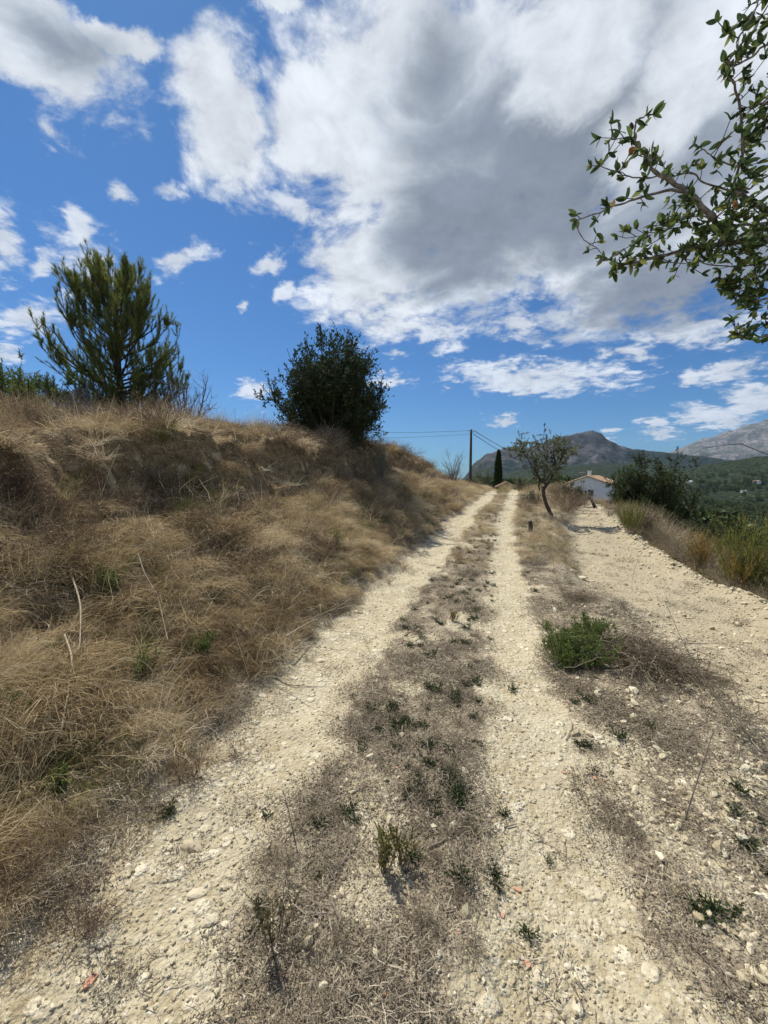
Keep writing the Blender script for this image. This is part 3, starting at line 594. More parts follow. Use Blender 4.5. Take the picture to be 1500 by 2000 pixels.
tag(gn_scatter('gravel', C_peb, np.stack([x, y, gz(x, y)+sz*.15], -1), np.stack([RNG.normal(0, .4, n), RNG.normal(0, .4, n), U(0, 6.28, n)], -1), sz, RNG.integers(0, 6, n), RNG.random(n)),
    'pale limestone gravel strewn over the ruts and the side road', 'gravel')

# ================================================================== the things
from mathutils.bvhtree import BVHTree
from mathutils import Vector
BV = [BVHTree.FromPolygons([v.co for v in o.data.vertices], [p.vertices for p in o.data.polygons]) for o in MT]
tq = .6*1.012**np.arange(620)
def hit(px, py, lo=.4):
    """where the line of sight through a photo pixel meets the ground"""
    d = ray(px, py); q = tq[tq > lo]; x, y, z = d[0]*q, d[1]*q, EYE+d[2]*q; b = np.nonzero(z < gz(x, y))[0]
    i_ = b[0] if len(b) else len(q)-1; return np.array([x[i_], y[i_], g1(x[i_], y[i_])])
def farhit(px, py):
    d = Vector(ray(px, py)).normalized(); best = hit(px, py, 60); bd = np.linalg.norm(best-[0, 0, EYE])
    for b in BV:
        l_, n_, i_, ds_ = b.ray_cast(Vector((0, 0, EYE)), d)
        if l_ is not None and ds_ < bd: bd = ds_; best = np.array(l_)
    return best
def topz(x, y):
    z = g1(x, y)
    for b in BV:
        l_, n_, i_, ds_ = b.ray_cast(Vector((x, y, 3000)), Vector((0, 0, -1)))
        if l_ is not None: z = max(z, l_.z)
    return z
def thing(name, label, cat, loc, rz=0, group=None, scale=1.0):
    o = bpy.data.objects.new(name, None); sc.collection.objects.link(o); o.location = [float(q) for q in loc]; o.rotation_euler = (0, 0, rz); o.scale = (scale,)*3
    o.empty_display_size = .2; return tag(o, label, cat, group)
def single(name, mesh, label, cat, loc, rz=0, group=None, scale=1.0, rot=None):
    o = link(name, mesh); o.location = [float(q) for q in loc]; o.rotation_euler = rot if rot is not None else (0, 0, rz); o.scale = (scale,)*3
    return tag(o, label, cat, group)
def spot(px, Y): x = (px-750)/F*Y; return np.array([x, Y, g1(x, Y)])
def fit_h(px, Y, top):   # height of something at spot(px, Y) whose top shows at photo row `top`
    return at(px, top, Y)[2]-spot(px, Y)[2]

def fit(ms, h, w):
    """scale a grown plant to its measured height and spread"""
    src = np.concatenate((ms[1] if ms[1].V else ms[0]).V); kz = h/max(np.percentile(src[:, 2], 99.7), 1e-3); kr = (w/2)/max(np.percentile(np.hypot(src[:, 0], src[:, 1]), 98), 1e-3)
    for m_ in ms: m_.V = [v*[kr, kr, kz] for v in m_.V]
# ---- generic plant: stems -> limbs -> twigs -> leaves
def plant(seed, h, w, n1=12, n2=90, n3=300, nl=2000, ls=.05, wood=M_bark, leaf=M_carob, r1=.03, e0=(1.1, .25), e1=(1.2, .3), L2=.35, L3=.18, base=.06, up=.3, cull=None, taper=1, lift=0.0, up3=.2, leafdir=.6, trunk=None, sides=5):
    rg = np.random.default_rng(seed); wd = MB(); lf = MB()
    if trunk is not None: tp, tr = trunk; V, Fq = tubes(np.array([tp], float), np.array([tr], float), 8); wd.add(V, Fq)
    b = rg.normal(0, base, (n1, 3)); b[:, 2] = lift-.05 if trunk is None else 0
    if trunk is not None: b = b*.3+np.array(trunk[0][-1])
    a = np.arange(n1)/n1*2*pi+rg.normal(0, .4, n1); el_ = np.clip(rg.normal(e0[0], e0[1], n1), .1, 1.55)
    hh = h-(trunk[0][-1][2] if trunk is not None else lift)
    reach = np.minimum(hh/np.maximum(np.sin(el_), .2), (w/2)/np.maximum(np.cos(el_), .15)); A = walk(b, reach*rg.uniform(.7, 1, n1), a, el_, np.clip(rg.normal(e1[0], e1[1], n1), -.5, 1.5), 7, .10, rg)
    V, Fq = tubes(A, r1*np.linspace(1, .25, 8)[None]*rg.uniform(.7, 1.1, (n1, 1)), sides); wd.add(V, Fq)
    p, i_, t_, d = on(A, n2, .18, 1, rg); d = unit(d*.6+rg.normal(0, .55, d.shape)+[0, 0, up]); Lb = L2*h*rg.uniform(.5, 1.1, n2)*(1-.4*t_)
    B = walk(p, Lb, np.arctan2(d[:, 1], d[:, 0]), np.arcsin(np.clip(d[:, 2], -1, 1)), np.arcsin(np.clip(d[:, 2], -1, 1))+.25, 4, .16, rg)
    V, Fq = tubes(B, r1*.32*np.linspace(1, .3, 5)[None]*np.ones((n2, 1)), 4); wd.add(V, Fq)
    p, i_, t_, d = on(B, n3, .15, 1, rg); d = unit(d*.6+rg.normal(0, .6, d.shape)+[0, 0, up3]); 
    T = walk(p, L3*h*rg.uniform(.5, 1.1, n3), np.arctan2(d[:, 1], d[:, 0]), np.arcsin(np.clip(d[:, 2], -1, 1)), np.arcsin(np.clip(d[:, 2], -1, 1))+.2, 3, .18, rg)
    V, Fq = ribbons(T, r1*.22*np.linspace(1, .4, 4)[None]*np.ones((n3, 1)), rg); wd.add(V, Fq)
    if nl:
        p, i_, t_, d = on(T, nl, .1, 1, rg); dd = unit(d*leafdir+rg.normal(0, .6, d.shape)+[0, 0, .15]); V, Fq = scatter(LEAF_V, LEAF_F, p, frames(dd, rg), rg.uniform(.6, 1.25, nl)*ls)
        tw = rg.random(n3)[i_]; lf.add(V, Fq, 0, np.repeat(np.clip(.55*tw+.45*rg.random(nl), 0, 1), 4))
    fit([wd, lf], h, w); return wd, lf
def build_plant(name, label, cat, loc, P, wood=M_bark, leaf=M_carob, group=None, parts=('stem', 'foliage'), rz=0):
    o = thing(name, label, cat, loc, rz, group); wd, lf = P
    link(parts[0], wd.mesh(parts[0], wood, True), o)
    if lf.V: link(parts[1], lf.mesh(parts[1], leaf), o)
    return o
def copy_thing(o, loc, rz=0, scale=1.0, label=None, group=None):
    c = o.copy(); sc.collection.objects.link(c); c.location = [float(q) for q in loc]; c.rotation_euler = (0, 0, rz); c.scale = (scale,)*3 if not hasattr(scale, '__len__') else scale
    if label: c['label'] = label
    if group: c['group'] = group
    for ch in list(o.children):
        k_ = ch.copy(); sc.collection.objects.link(k_); k_.parent = c
    return c

# ---- pine on the bank
def pine(h, w, seed=5):
    rg = np.random.default_rng(seed); wd = MB(); lf = MB()
    tp = np.array([[0, 0, -.1], [.03, 0, h*.2], [-.03, .04, h*.45], [.03, 0, h*.7], [0, .02, h*.97]]); V, Fq = tubes(tp[None], np.array([[.10, .085, .06, .035, .008]]), 8); wd.add(V, Fq)
    n = 115; q = np.sort(rg.uniform(.02, .93, n)**1.3); b = np.stack([np.interp(q*h, tp[:, 2], tp[:, i]) for i in range(3)], -1); a = np.arange(n)*2.4+rg.normal(0, .3, n)
    prof = np.interp(q, [.08, .2, .4, .6, .8, .95], [.85, 1.0, 1.0, .82, .58, .26]); L = prof*w*.62*rg.uniform(.78, 1.12, n)
    A = walk(b, L, a, np.full(n, .25)+.4*q, np.full(n, 1.0)+.35*q, 7, .07, rg); V, Fq = tubes(A, .024*np.linspace(1, .2, 8)[None]*(L/w*2)[:, None], 5); wd.add(V, Fq)
    n2 = 1150; p, i_, t_, d = on(A, n2, .18, 1, rg); d = unit(d+rg.normal(0, .42, d.shape)+[0, 0, .45]); e_ = np.arcsin(np.clip(d[:, 2], -1, 1))
    B = walk(p, .17*h*rg.uniform(.4, 1.1, n2)*(1.15-.5*t_), np.arctan2(d[:, 1], d[:, 0]), e_, np.clip(e_+.5, 0, 1.5), 4, .1, rg); V, Fq = tubes(B, .006*np.linspace(1, .4, 5)[None]*np.ones((n2, 1)), 4); wd.add(V, Fq)
    n3 = 3000; p, i_, t_, d = on(B, n3, .2, 1, rg); d = unit(d+rg.normal(0, .35, d.shape)+[0, 0, .5]); e_ = np.arcsin(np.clip(d[:, 2], -1, 1))
    T = np.concatenate([walk(p, .058*h*rg.uniform(.5, 1.1, n3), np.arctan2(d[:, 1], d[:, 0]), e_, e_+.2, 4, .08, rg), B])
    nn = 190000; p, i_, t_, d = on(T, nn, .05, 1, rg); dd = unit(d*1.3+unit(rg.normal(size=d.shape))*.75); L = rg.uniform(.07, .12, nn)[:, None]
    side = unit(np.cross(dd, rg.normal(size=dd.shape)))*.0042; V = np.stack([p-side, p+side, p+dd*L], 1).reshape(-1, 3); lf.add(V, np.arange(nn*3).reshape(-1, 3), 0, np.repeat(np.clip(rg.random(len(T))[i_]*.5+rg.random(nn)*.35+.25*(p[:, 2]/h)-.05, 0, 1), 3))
    fit([wd, lf], h, w); return wd, lf
p0 = spot(246, 10.2)-[0, 0, .15]; H = fit_h(246, 10.2, 503)
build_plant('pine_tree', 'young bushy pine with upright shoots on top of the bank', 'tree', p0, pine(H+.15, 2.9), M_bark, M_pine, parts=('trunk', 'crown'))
# ---- dark evergreen on the bank
p0 = spot(645, 13.2)-[0, 0, .2]; H = fit_h(645, 13.2, 672)+.2
build_plant('evergreen_bush', 'large dark rounded evergreen with glossy leaves on the bank', 'bush', p0,
    plant(11, H, 3.95, 70, 1000, 6000, 62000, .095, r1=.028, e0=(.85, .42), e1=(1.3, .25), L2=.24, L3=.13, base=.45, up=.25, up3=.4), M_bark, M_carob, parts=('trunk', 'crown'))
p0 = spot(742, 12.6)
build_plant('grey_shrub', 'small grey green shrub at the right foot of the dark evergreen', 'shrub', p0, plant(12, max(.5, fit_h(742, 12.6, 838)), .75, 16, 90, 420, 2600, .045, r1=.012, base=.08), M_greybark, M_olive)
p0 = spot(50, 8.2)
build_plant('green_bush', 'low bright green bush at the left end of the bank crest', 'bush', p0, plant(13, max(.6, fit_h(50, 8.2, 712)), 2.0, 44, 420, 2600, 24000, .05, r1=.02, e0=(.8, .3), base=.3), M_bark, M_bushgreen)
p0 = spot(-40, 8.0)
build_plant('green_bush', 'green bush cut by the left edge of the photo', 'bush', p0, plant(14, .8, 1.6, 30, 300, 1600, 14000, .05, r1=.02, e0=(.8, .3), base=.25), M_bark, M_bushgreen)
def bare(seed, h, w, n1=18, n2=140, n3=620, r1=.030, e=(.95, .3)): return plant(seed, h, w, n1, n2, n3, 0, r1=r1, e0=e, e1=(.9, .35), L2=.38, L3=.17, base=.05, up=.25, up3=.2)
build_plant('bare_shrub', 'leafless grey shrub right of the pine on the bank', 'shrub', spot(362, 9.6), bare(15, max(.8, fit_h(362, 9.6, 722)), 1.6), M_greybark)
build_plant('bare_shrub', 'leafless thin shrub low at the left foot of the pine', 'shrub', spot(150, 8.6), bare(16, max(.5, fit_h(150, 8.6, 735)), 1.2), M_greybark)
build_plant('bare_shrub', 'small leafless shrub on the crest left of the utility pole', 'shrub', spot(884, 21), bare(17, max(.9, fit_h(884, 21, 875)), 1.5), M_greybark)

# ---- utility pole, wires
p0 = spot(918, 40); H = fit_h(918, 40, 839)
t_ = thing('utility_pole', 'wooden utility pole standing left of the cypress', 'pole', p0)
mb = MB(); V, Fq = tubes(np.array([[[0, 0, -.6], [0, 0, H*.5], [0, 0, H]]]), np.array([[.15, .13, .10]]), 10); mb.add(V, Fq); link('post', mb.mesh('post', M_bark, True), t_)
def boxm(name, sx_, sy_, sz_, material, c=(0, 0, 0)):
    V = np.array([[x, y, z] for x in (-.5, .5) for y in (-.5, .5) for z in (-.5, .5)])*[sx_, sy_, sz_]+c
    mb = MB(); mb.add(V, [[0, 1, 3, 2], [4, 6, 7, 5], [0, 4, 5, 1], [2, 3, 7, 6], [0, 2, 6, 4], [1, 5, 7, 3]]); return mb.mesh(name, material)
M_metal = simple('grey_metal', (.22, .22, .22), (.36, .36, .36), 20, .5, metal=.6)
M_glassw = simple('insulator_glass', (.5, .5, .48), (.6, .6, .58), 5, .3)
link('bracket', boxm('bracket', .5, .06, .06, M_metal, (0, -.16, H-.25)), t_)
for sx_ in (-.2, .2):
    mb = MB(); V, Fq = tubes(np.array([[[sx_, -.16, H-.22], [sx_, -.16, H-.13], [sx_, -.16, H-.07]]]), np.array([[.02, .035, .02]]), 8); mb.add(V, Fq); link('insulator', mb.mesh('insulator', M_glassw, True), t_)
M_wire = simple('wire', (.06, .06, .06), (.1, .1, .1), 3)
def wire(a, b, sag, label, R=.018):
    q = np.linspace(0, 1, 25)[:, None]; P = a*(1-q)+b*q; P[:, 2] -= (4*sag*q*(1-q))[:, 0]
    mb = MB(); V, Fq = tubes(P[None], np.full((1, 25), R), 5); mb.add(V, Fq); tag(link('power_line', mb.mesh('power_line', M_wire, True)), label, 'wire')
tp = p0+[-.2, -.16, H-.10]; tp2 = p0+[.2, -.16, H-.10]
wire(tp, at(560, 838, 33), .25, 'upper thin wire from the utility pole leftwards behind the evergreen', .014)
wire(tp-[0, 0, .35], at(560, 852, 33)-[0, 0, .0], .25, 'lower thin wire from the utility pole leftwards behind the evergreen', .012)
wire(tp2, at(1060, 897, 100), .9, 'upper thin wire sloping down rightwards from the utility pole', .03)
wire(tp2-[0, 0, .35], at(1052, 906, 100), .9, 'lower thin wire sloping down rightwards from the utility pole', .03)

# ---- cypress
p0 = spot(972, 44); H = fit_h(972, 44, 880)
rg = np.random.default_rng(3); n = 16000; zq = rg.uniform(.02, 1, n); rad = .41*np.interp(zq, [0, .08, .35, .7, .9, 1], [.6, .85, 1, .75, .40, .05]); a = rg.uniform(0, 2*pi, n); rr = rad*np.sqrt(rg.uniform(.45, 1, n))*(1+.12*np.sin(a*5+zq*18))
p = np.stack([rr*np.cos(a), rr*np.sin(a), zq*H], -1); dd = unit(np.stack([np.cos(a)*.4, np.sin(a)*.4, np.ones(n)], -1)+rg.normal(0, .25, (n, 3)))
lf = MB(); V, Fq = scatter(LEAF_V, LEAF_F, p, frames(dd, rg), rg.uniform(.1, .2, n)); lf.add(V, Fq, 0, np.repeat(rg.random(n)*.6, 4)); wd = MB(); V, Fq = tubes(np.array([[[0, 0, -.2], [0, 0, H*.5], [0, 0, H*.93]]]), np.array([[.09, .06, .02]]), 6); wd.add(V, Fq)
build_plant('cypress_tree', 'slim dark cypress at the crest of the track', 'tree', p0, (wd, lf), M_bark, M_carob, parts=('trunk', 'crown'))

# ---- almond tree beside the track
p0 = hit(1078, 1009); Yb = p0[1]
def w3(px, py, dy=0.0): return at(px, py, Yb+dy)-p0
limbs = [([(1079, 1013), (1074, 1000), (1067, 985), (1062, 968), (1061, 956), (1068, 946)], [.075, .066, .060, .060, .062, .058], 0),
         ([(1068, 946), (1076, 937), (1080, 925), (1084, 905), (1080, 885), (1084, 868)], [.052, .044, .036, .026, .017, .008], .1),
         ([(1068, 946), (1058, 938), (1051, 931), (1046, 918), (1044, 900), (1038, 880)], [.050, .044, .036, .026, .016, .008], -.2),
         ([(1062, 940), (1072, 929), (1079, 920), (1092, 906), (1100, 892), (1106, 878)], [.03, .028, .024, .018, .012, .006], -.3),
         ([(1046, 918), (1036, 906), (1029, 893), (1024, 885), (1020, 880), (1018, 874)], [.02, .016, .012, .009, .007, .004], .3),
         ([(1053, 932), (1054, 940), (1052, 950), (1054, 955), (1053, 958), (1054, 960)], [.03, .03, .027, .02, .015, .01], .0),
         ([(1064, 941), (1064, 925), (1062, 905), (1066, 885), (1060, 868), (1056, 860)], [.028, .024, .019, .014, .009, .005], .4)]
wd = MB(); lf = MB(); LP = []
for pts, rad, dy in limbs:
    P = np.array([w3(px, py, dy*i/5) for i, (px, py) in enumerate(pts)]); V, Fq = tubes(P[None], np.array([rad]), 8); wd.add(V, Fq); LP.append(P)
rg = np.random.default_rng(23); A = np.stack(LP[1:5]+LP[6:]); n2 = 130; p, i_, t_, d = on(A, n2, .3, 1, rg); d = unit(d*.5+rg.normal(0, .6, d.shape)); e_ = np.arcsin(np.clip(d[:, 2], -1, 1))
B = walk(p, rg.uniform(.25, .70, n2), np.arctan2(d[:, 1], d[:, 0]), e_, e_+.2, 4, .15, rg); V, Fq = tubes(B, .008*np.linspace(1, .4, 5)[None]*np.ones((n2, 1)), 4); wd.add(V, Fq)
n3 = 480; p, i_, t_, d = on(B, n3, .2, 1, rg); d = unit(d*.7+rg.normal(0, .5, d.shape)); e_ = np.arcsin(np.clip(d[:, 2], -1, 1)); T = walk(p, rg.uniform(.1, .28, n3), np.arctan2(d[:, 1], d[:, 0]), e_, e_, 3, .15, rg)
V, Fq = ribbons(T, .005*np.ones((n3, 4)), rg); wd.add(V, Fq); n = 11000; p, i_, t_, d = on(T, n, .1, 1, rg); V, Fq = scatter(LEAF_V, LEAF_F, p, frames(unit(d+rg.normal(0, .6, d.shape)), rg), rg.uniform(.04, .075, n)); lf.add(V, Fq, 0, np.repeat(rg.random(n), 4))
build_plant('almond_tree', 'small almond tree with crooked dark trunk between track and side road', 'tree', p0, (wd, lf), M_bark, M_olive, parts=('trunk', 'crown'))

# stumps and the little bare tree near the house
def stump(px, py, tx, ty, r_, label):
    q = hit(px, py); b = at(tx, ty, q[1])-q; mb = MB(); P = np.array([[0, 0, -.1], b*.5+[.01, 0, 0], b*.98, b]); V, Fq = tubes(P[None], np.array([[r_*1.25, r_, r_*.9, .001]]), 9); V = V+np.random.default_rng(int(px)).normal(0, r_*.06, V.shape); mb.add(V, Fq)
    tag(link('tree_stump', mb.mesh('tree_stump', M_bark)), label, 'stump').location = q
stump(1037, 1038, 1035, 1017, .06, 'short broken stump in the grass just left of the almond tree foot')
stump(1164, 992, 1150, 970, .075, 'dark leaning stump of a tree at the left edge of the side road')
p0 = hit(1170, 985); Hh = at(1168, 947, p0[1])[2]-p0[2]
build_plant('bare_tree', 'little leafless tree in front of the white house', 'tree', p0, plant(31, Hh, Hh*.7, 4, 16, 50, 0, r1=.05, e0=(1.0, .3), e1=(1.3, .3), L2=.3, L3=.2, base=.02, trunk=([[0, 0, -.1], [.05, 0, Hh*.25], [-.02, 0, Hh*.45]], [.085, .07, .06])), M_bark, parts=('trunk', 'crown'))
p0 = spot(1172, 30)
build_plant('olive_bush', 'low grey green bush in front of the white house wall', 'bush', spot(1188, 34), plant(32, 1.5, 2.2, 20, 150, 800, 5000, .09, r1=.02, base=.2), M_greybark, M_olive)

# ---- white house
M_white = simple('white_plaster', (.74, .73, .70), (.86, .85, .82), 1.5, .9, .1)
M_tile = simple('roof_tile', (.30, .19, .11), (.52, .37, .24), 3, .9, .3)
M_dark = simple('dark_glass', (.02, .025, .03), (.05, .05, .05), 3, .2, spec=.5)
M_trim = simple('stone_trim', (.3, .27, .22), (.42, .38, .32), 5)
def house(loc, rz, W, Dp, He, Hr, label, windows, group=None, tile=True, chimney=True, parts=True, wallm=M_white, roofm=M_tile):
    """gable ends at +-y, ridge along y"""
    o = thing('house', label, 'house', loc, rz, group); w2, d2 = W/2, Dp/2
    V = [[-w2, -d2, -2], [w2, -d2, -2], [w2, d2, -2], [-w2, d2, -2], [-w2, -d2, He], [w2, -d2, He], [w2, d2, He], [-w2, d2, He], [0, -d2, Hr], [0, d2, Hr]]
    mb = MB(); mb.add(V, [[0, 1, 5, 4], [1, 2, 6, 5], [2, 3, 7, 6], [3, 0, 4, 7]]); mb.add(V, [[4, 5, 8], [6, 7, 9]]); link('wall', mb.mesh('wall', wallm), o)
    for s in (-1, 1):
        e = .35; sl = (Hr-He)/w2; xo = s*(w2+e); zo = He-e*sl; mb = MB(); nseg = max(6, int(Dp/.45)) if parts else 2
        ys = np.linspace(-d2-.25, d2+.25, nseg*2+1); zz0 = np.where(np.arange(nseg*2+1) % 2 == 0, .04, .12) if parts else np.full(len(ys), .08)
        V = []; 
        for yy, dz in zip(ys, zz0): V += [[0, yy, Hr+dz+.06], [xo, yy, zo+dz+.06], [xo, yy, zo-.04], [0, yy, Hr-.02]]
        Fq = []
        for k_ in range(len(ys)-1):
            a = k_*4; b = a+4; Fq += [[a, a+1, b+1, b], [a+1, a+2, b+2, b+1], [a+2, a+3, b+3, b+2]]
        Fq += [[0, 3, 2, 1], [len(V)-4, len(V)-3, len(V)-2, len(V)-1]]
        mb.add(V, Fq); link('roof', mb.mesh('roof', roofm), o)
    for (side, u_, z_, ww, hh_) in windows:
        if side == 'g': c = (u_, -d2-.02, z_); sx_, sy_ = ww, .08
        elif side == 'r': c = (w2+.02, u_, z_); sx_, sy_ = .08, ww
        else: c = (-w2-.02, u_, z_); sx_, sy_ = .08, ww
        f_ = link('window', boxm('window', sx_+.12 if sx_ > .1 else .06, sy_+.12 if sy_ > .1 else .06, hh_+.12, M_trim, c), o)
        if parts:
            off = {'g': (0, -.025, 0), 'r': (.025, 0, 0), 'l': (-.025, 0, 0)}[side]; link('pane', boxm('pane', sx_ if sx_ > .1 else .06, sy_ if sy_ > .1 else .06, hh_, M_dark, np.array(c)+off), f_)
    if chimney:
        ch = link('chimney', boxm('chimney', .5, .5, .9, wallm, (0, -d2*.75, Hr+.35)), o); link('chimney_cap', boxm('chimney_cap', .65, .65, .12, wallm, (0, -d2*.75, Hr+.87)), ch)
    return o
hx, hy = (1160-750)/F*70, 70.; hz = at(1160, 930.6, 70)[2]
zr_ = at(1143, 935.5, 67)[2]; ze_ = at(1110, 946, 68)[2]; zb = ze_-2.9
hs_ = house((hx-.2, hy, zb), RAD(-38), 6.2, 9.5, 3.1, 3.1+(zr_-ze_)+.25, 'white house with an orange tiled roof at the far end of the side road', [('g', .55, 1.5, .7, 1.0), ('g', -1.5, 1.3, .6, 1.2), ('r', 1.6, 1.5, .8, 1.0), ('r', -2.2, 1.4, .7, .9)])
an = MB(); V, Fq = tubes(np.array([[[0, 0, .5], [0, 0, 3], [0, 0, 5.1]], [[-.45, 0, 4.9], [0, 0, 4.9], [.45, 0, 4.9]], [[-.3, 0, 4.6], [0, 0, 4.6], [.3, 0, 4.6]]]), np.full((3, 3), .035), 5); an.add(V+[-1.0, -4.3, 0], Fq); link('antenna_mast', an.mesh('antenna_mast', M_metal), hs_)
ex = link('side_wing', boxm('side_wing', 3.0, 3.4, 4.6, M_white, (4.1, 2.2, 0.1)), hs_); link('flat_roof', boxm('flat_roof', 3.3, 3.7, .15, M_white, (4.1, 2.2, 2.48)), ex)
# tiled ruin by the cypress
p0 = spot(992, 42); zt_ = at(992, 939, 42)[2]
house((p0[0]+.1, p0[1]+1.2, p0[2]-.25), RAD(-15), 1.5, 2.2, zt_-p0[2]-.35, zt_-p0[2], 'small ruined hut with a tiled roof just right of the cypress', [], chimney=False, roofm=simple('old_tile', (.16, .11, .07), (.30, .22, .15), 6), wallm=simple('rubble_wall', (.30, .24, .16), (.45, .38, .28), 6))

# ---- street lamp at the right
q = at(1560, 893, 17.0); gx_, gy_ = q[0], q[1]; gz0 = g1(gx_, gy_); t_ = thing('street_lamp', 'thin bent metal lamp arm reaching in from the right edge above the hills', 'lamp', (gx_, gy_, gz0))
def tubeobj(name, P, Rr, material, parent, sides=8):
    mb = MB(); V, Fq = tubes(np.array([P], float), np.array([Rr], float), sides); mb.add(V, Fq); return link(name, mb.mesh(name, material, True), parent)
q0 = np.array([gx_, gy_, gz0]); tubeobj('post', [[0, 0, -.3], [0, 0, (q[2]-gz0)*.6], q-q0], [.07, .06, .05], M_metal, t_)
tubeobj('lamp_arm', [q-q0, at(1500, 888, 17)-q0, at(1448, 867, 17)-q0], [.028, .024, .02], M_metal, t_)
tubeobj('lamp_head', [at(1450, 866.5, 17)-q0, at(1425, 868, 17)-q0, at(1379, 874.5, 17)-q0], [.03, .022, .014], M_metal, t_)

# ---- trees and shrubs outside the side road and round the almond tree
M_rt = plant_mat('round_tree_leaves', [(0, (.025, .040, .012)), (.6, (.055, .078, .022)), (1, (.13, .145, .045))], .25)
rt = plant(41, 4.4, 4.9, 50, 800, 4600, 46000, .12, r1=.05, e0=(.85, .42), e1=(1.2, .3), L2=.24, L3=.12, base=.3, up=.2)
Yd = 22.; p0 = spot(1262, Yd); s_ = fit_h(1262, Yd, 892)/4.4
build_plant('round_tree', 'dense dark green round tree right of the white house', 'tree', p0, rt, M_bark, M_rt, parts=('trunk', 'crown')).scale = (.86, .86, s_)
dt = [o for o in sc.objects if o.name.startswith('round_tree')][0]
M_mid = plant_mat('mid_green_leaves', [(0, (.03, .045, .015)), (.6, (.065, .085, .028)), (1, (.14, .15, .05))], .2)
def tree_at(px, Y, top, wpx, seed, label, leafm=M_mid, name='bushy_tree', cat='tree', ls=.09, dens=1.0, group=None, woodm=M_bark):
    q = spot(px, Y); h = max(.35, fit_h(px, Y, top)); wd_ = wpx/F*Y; A_ = wd_*h; nl_ = int(np.clip(4200*A_*dens*(.07/ls)**2*.5, 1500, 22000))
    return build_plant(name, label, cat, q, plant(seed, h, wd_, max(14, int(8*wd_+8)), int(nl_/45), int(nl_/9), nl_, ls, r1=.012+.008*h, e0=(.95, .35), e1=(1.15, .35), L2=.28, L3=.15, base=.08*wd_, up=.25), woodm, leafm, group)
tree_at(1318, 24, 925, 60, 51, 'dark bush against the right side of the round tree', M_carob, ls=.10)
tree_at(1345, 15.5, 1003, 95, 52, 'dark green bush below the side road at the right', M_carob, 'dark_bush', 'bush', .06)
tree_at(1410, 13, 1025, 80, 53, 'dark low bush behind the rusty orange plant', M_carob, 'dark_bush', 'bush', .055)
tree_at(945, 33, 906, 46, 54, 'grey green tree behind the crest left of the cypress', M_olive, ls=.09)
tree_at(1022, 30, 922, 50, 55, 'olive green bush behind the left side of the almond tree', M_olive, 'olive_bush', 'bush', .08)
tree_at(1125, 21, 940, 50, 56, 'yellow green bush behind the dry brush left of the house', M_mid, 'green_bush', 'bush', .06)
tree_at(1207, 30, 957, 40, 57, 'green bush at the foot of the house beside the round tree', M_mid, 'green_bush', 'bush', .08)
tree_at(1040, 18, 958, 36, 58, 'olive green shrub at the left foot of the almond crown', M_olive, 'olive_bush', 'bush', .05)
# broom-like shrubs: upright shoots
def broom(seed, h, w, leafm, n=70, nl=5200, ls=.03, wood=M_stick):
    rg = np.random.default_rng(seed); b = rg.normal(0, w*.10, (n, 3)); b[:, 2] = -.03; A = walk(b, h*rg.uniform(.5, 1.02, n), rg.uniform(0, 6.28, n), np.clip(rg.normal(1.25, .22, n), .4, 1.5), np.clip(rg.normal(1.35, .2, n), .4, 1.6), 5, .08, rg)
    wd = MB(); V, Fq = ribbons(A, .006*np.linspace(1, .4, 6)[None]*np.ones((n, 1)), rg); wd.add(V, Fq)
    B = walk(*(lambda q: (q[0], rg.uniform(.1, .22, n*7)*h, np.arctan2(q[3][:, 1], q[3][:, 0])+rg.normal(0, .8, n*7), rg.normal(1.1, .25, n*7), rg.normal(1.3, .2, n*7)))(on(A, n*7, .25, 1, rg)), 3, .1, rg)
    lf = MB(); V, Fq = ribbons(B, .006*np.linspace(1, .5, 4)[None]*np.ones((n*7, 1)), rg); lf.add(V, Fq, 0, np.repeat(rg.random(n*7), 8))
    p, i_, t_, d = on(B, nl, .05, 1, rg); V, Fq = scatter(LEAF_V, LEAF_F, p, frames(unit(d+rg.normal(0, .35, d.shape)), rg), rg.uniform(.6, 1.2, nl)*ls); lf.add(V, Fq, 0, np.repeat(np.clip(rg.random(n*7)[i_]*.6+.4*rg.random(nl), 0, 1), 4)); return wd, lf
def broom_at(px, Y, top, wpx, seed, leafm, label, name='broom_shrub', q=None, **kw):
    q = spot(px, Y) if q is None else q; return build_plant(name, label, 'shrub', q, broom(seed, max(.3, at(px, top, q[1])[2]-q[2]), wpx/F*q[1], leafm, **kw), M_stick, leafm, None)
broom_at(1238, 11.2, 972, 60, 61, M_broom, 'yellow green shrub at the far outer edge of the side road')
broom_at(1268, 11.6, 985, 55, 62, M_greyb, 'dry grey shrub beside the yellow green one at the road edge', 'dry_shrub')
broom_at(1378, 8.2, 1038, 22, 63, M_orange, 'rusty orange upright plant at the outer edge of the side road', 'rusty_shrub')
broom_at(1466, 6.9, 1000, 120, 64, M_broom, 'tall yellow green broom at the right edge', nl=9000, n=110)
broom_at(1450, 6.7, 1050, 12, 65, M_orange, 'rusty yellow shoots inside the broom at the right edge', 'rusty_shrub', n=16, nl=900)
broom_at(1530, 6.6, 1040, 100, 66, M_broom, 'yellow green broom cut by the right edge', nl=6000)
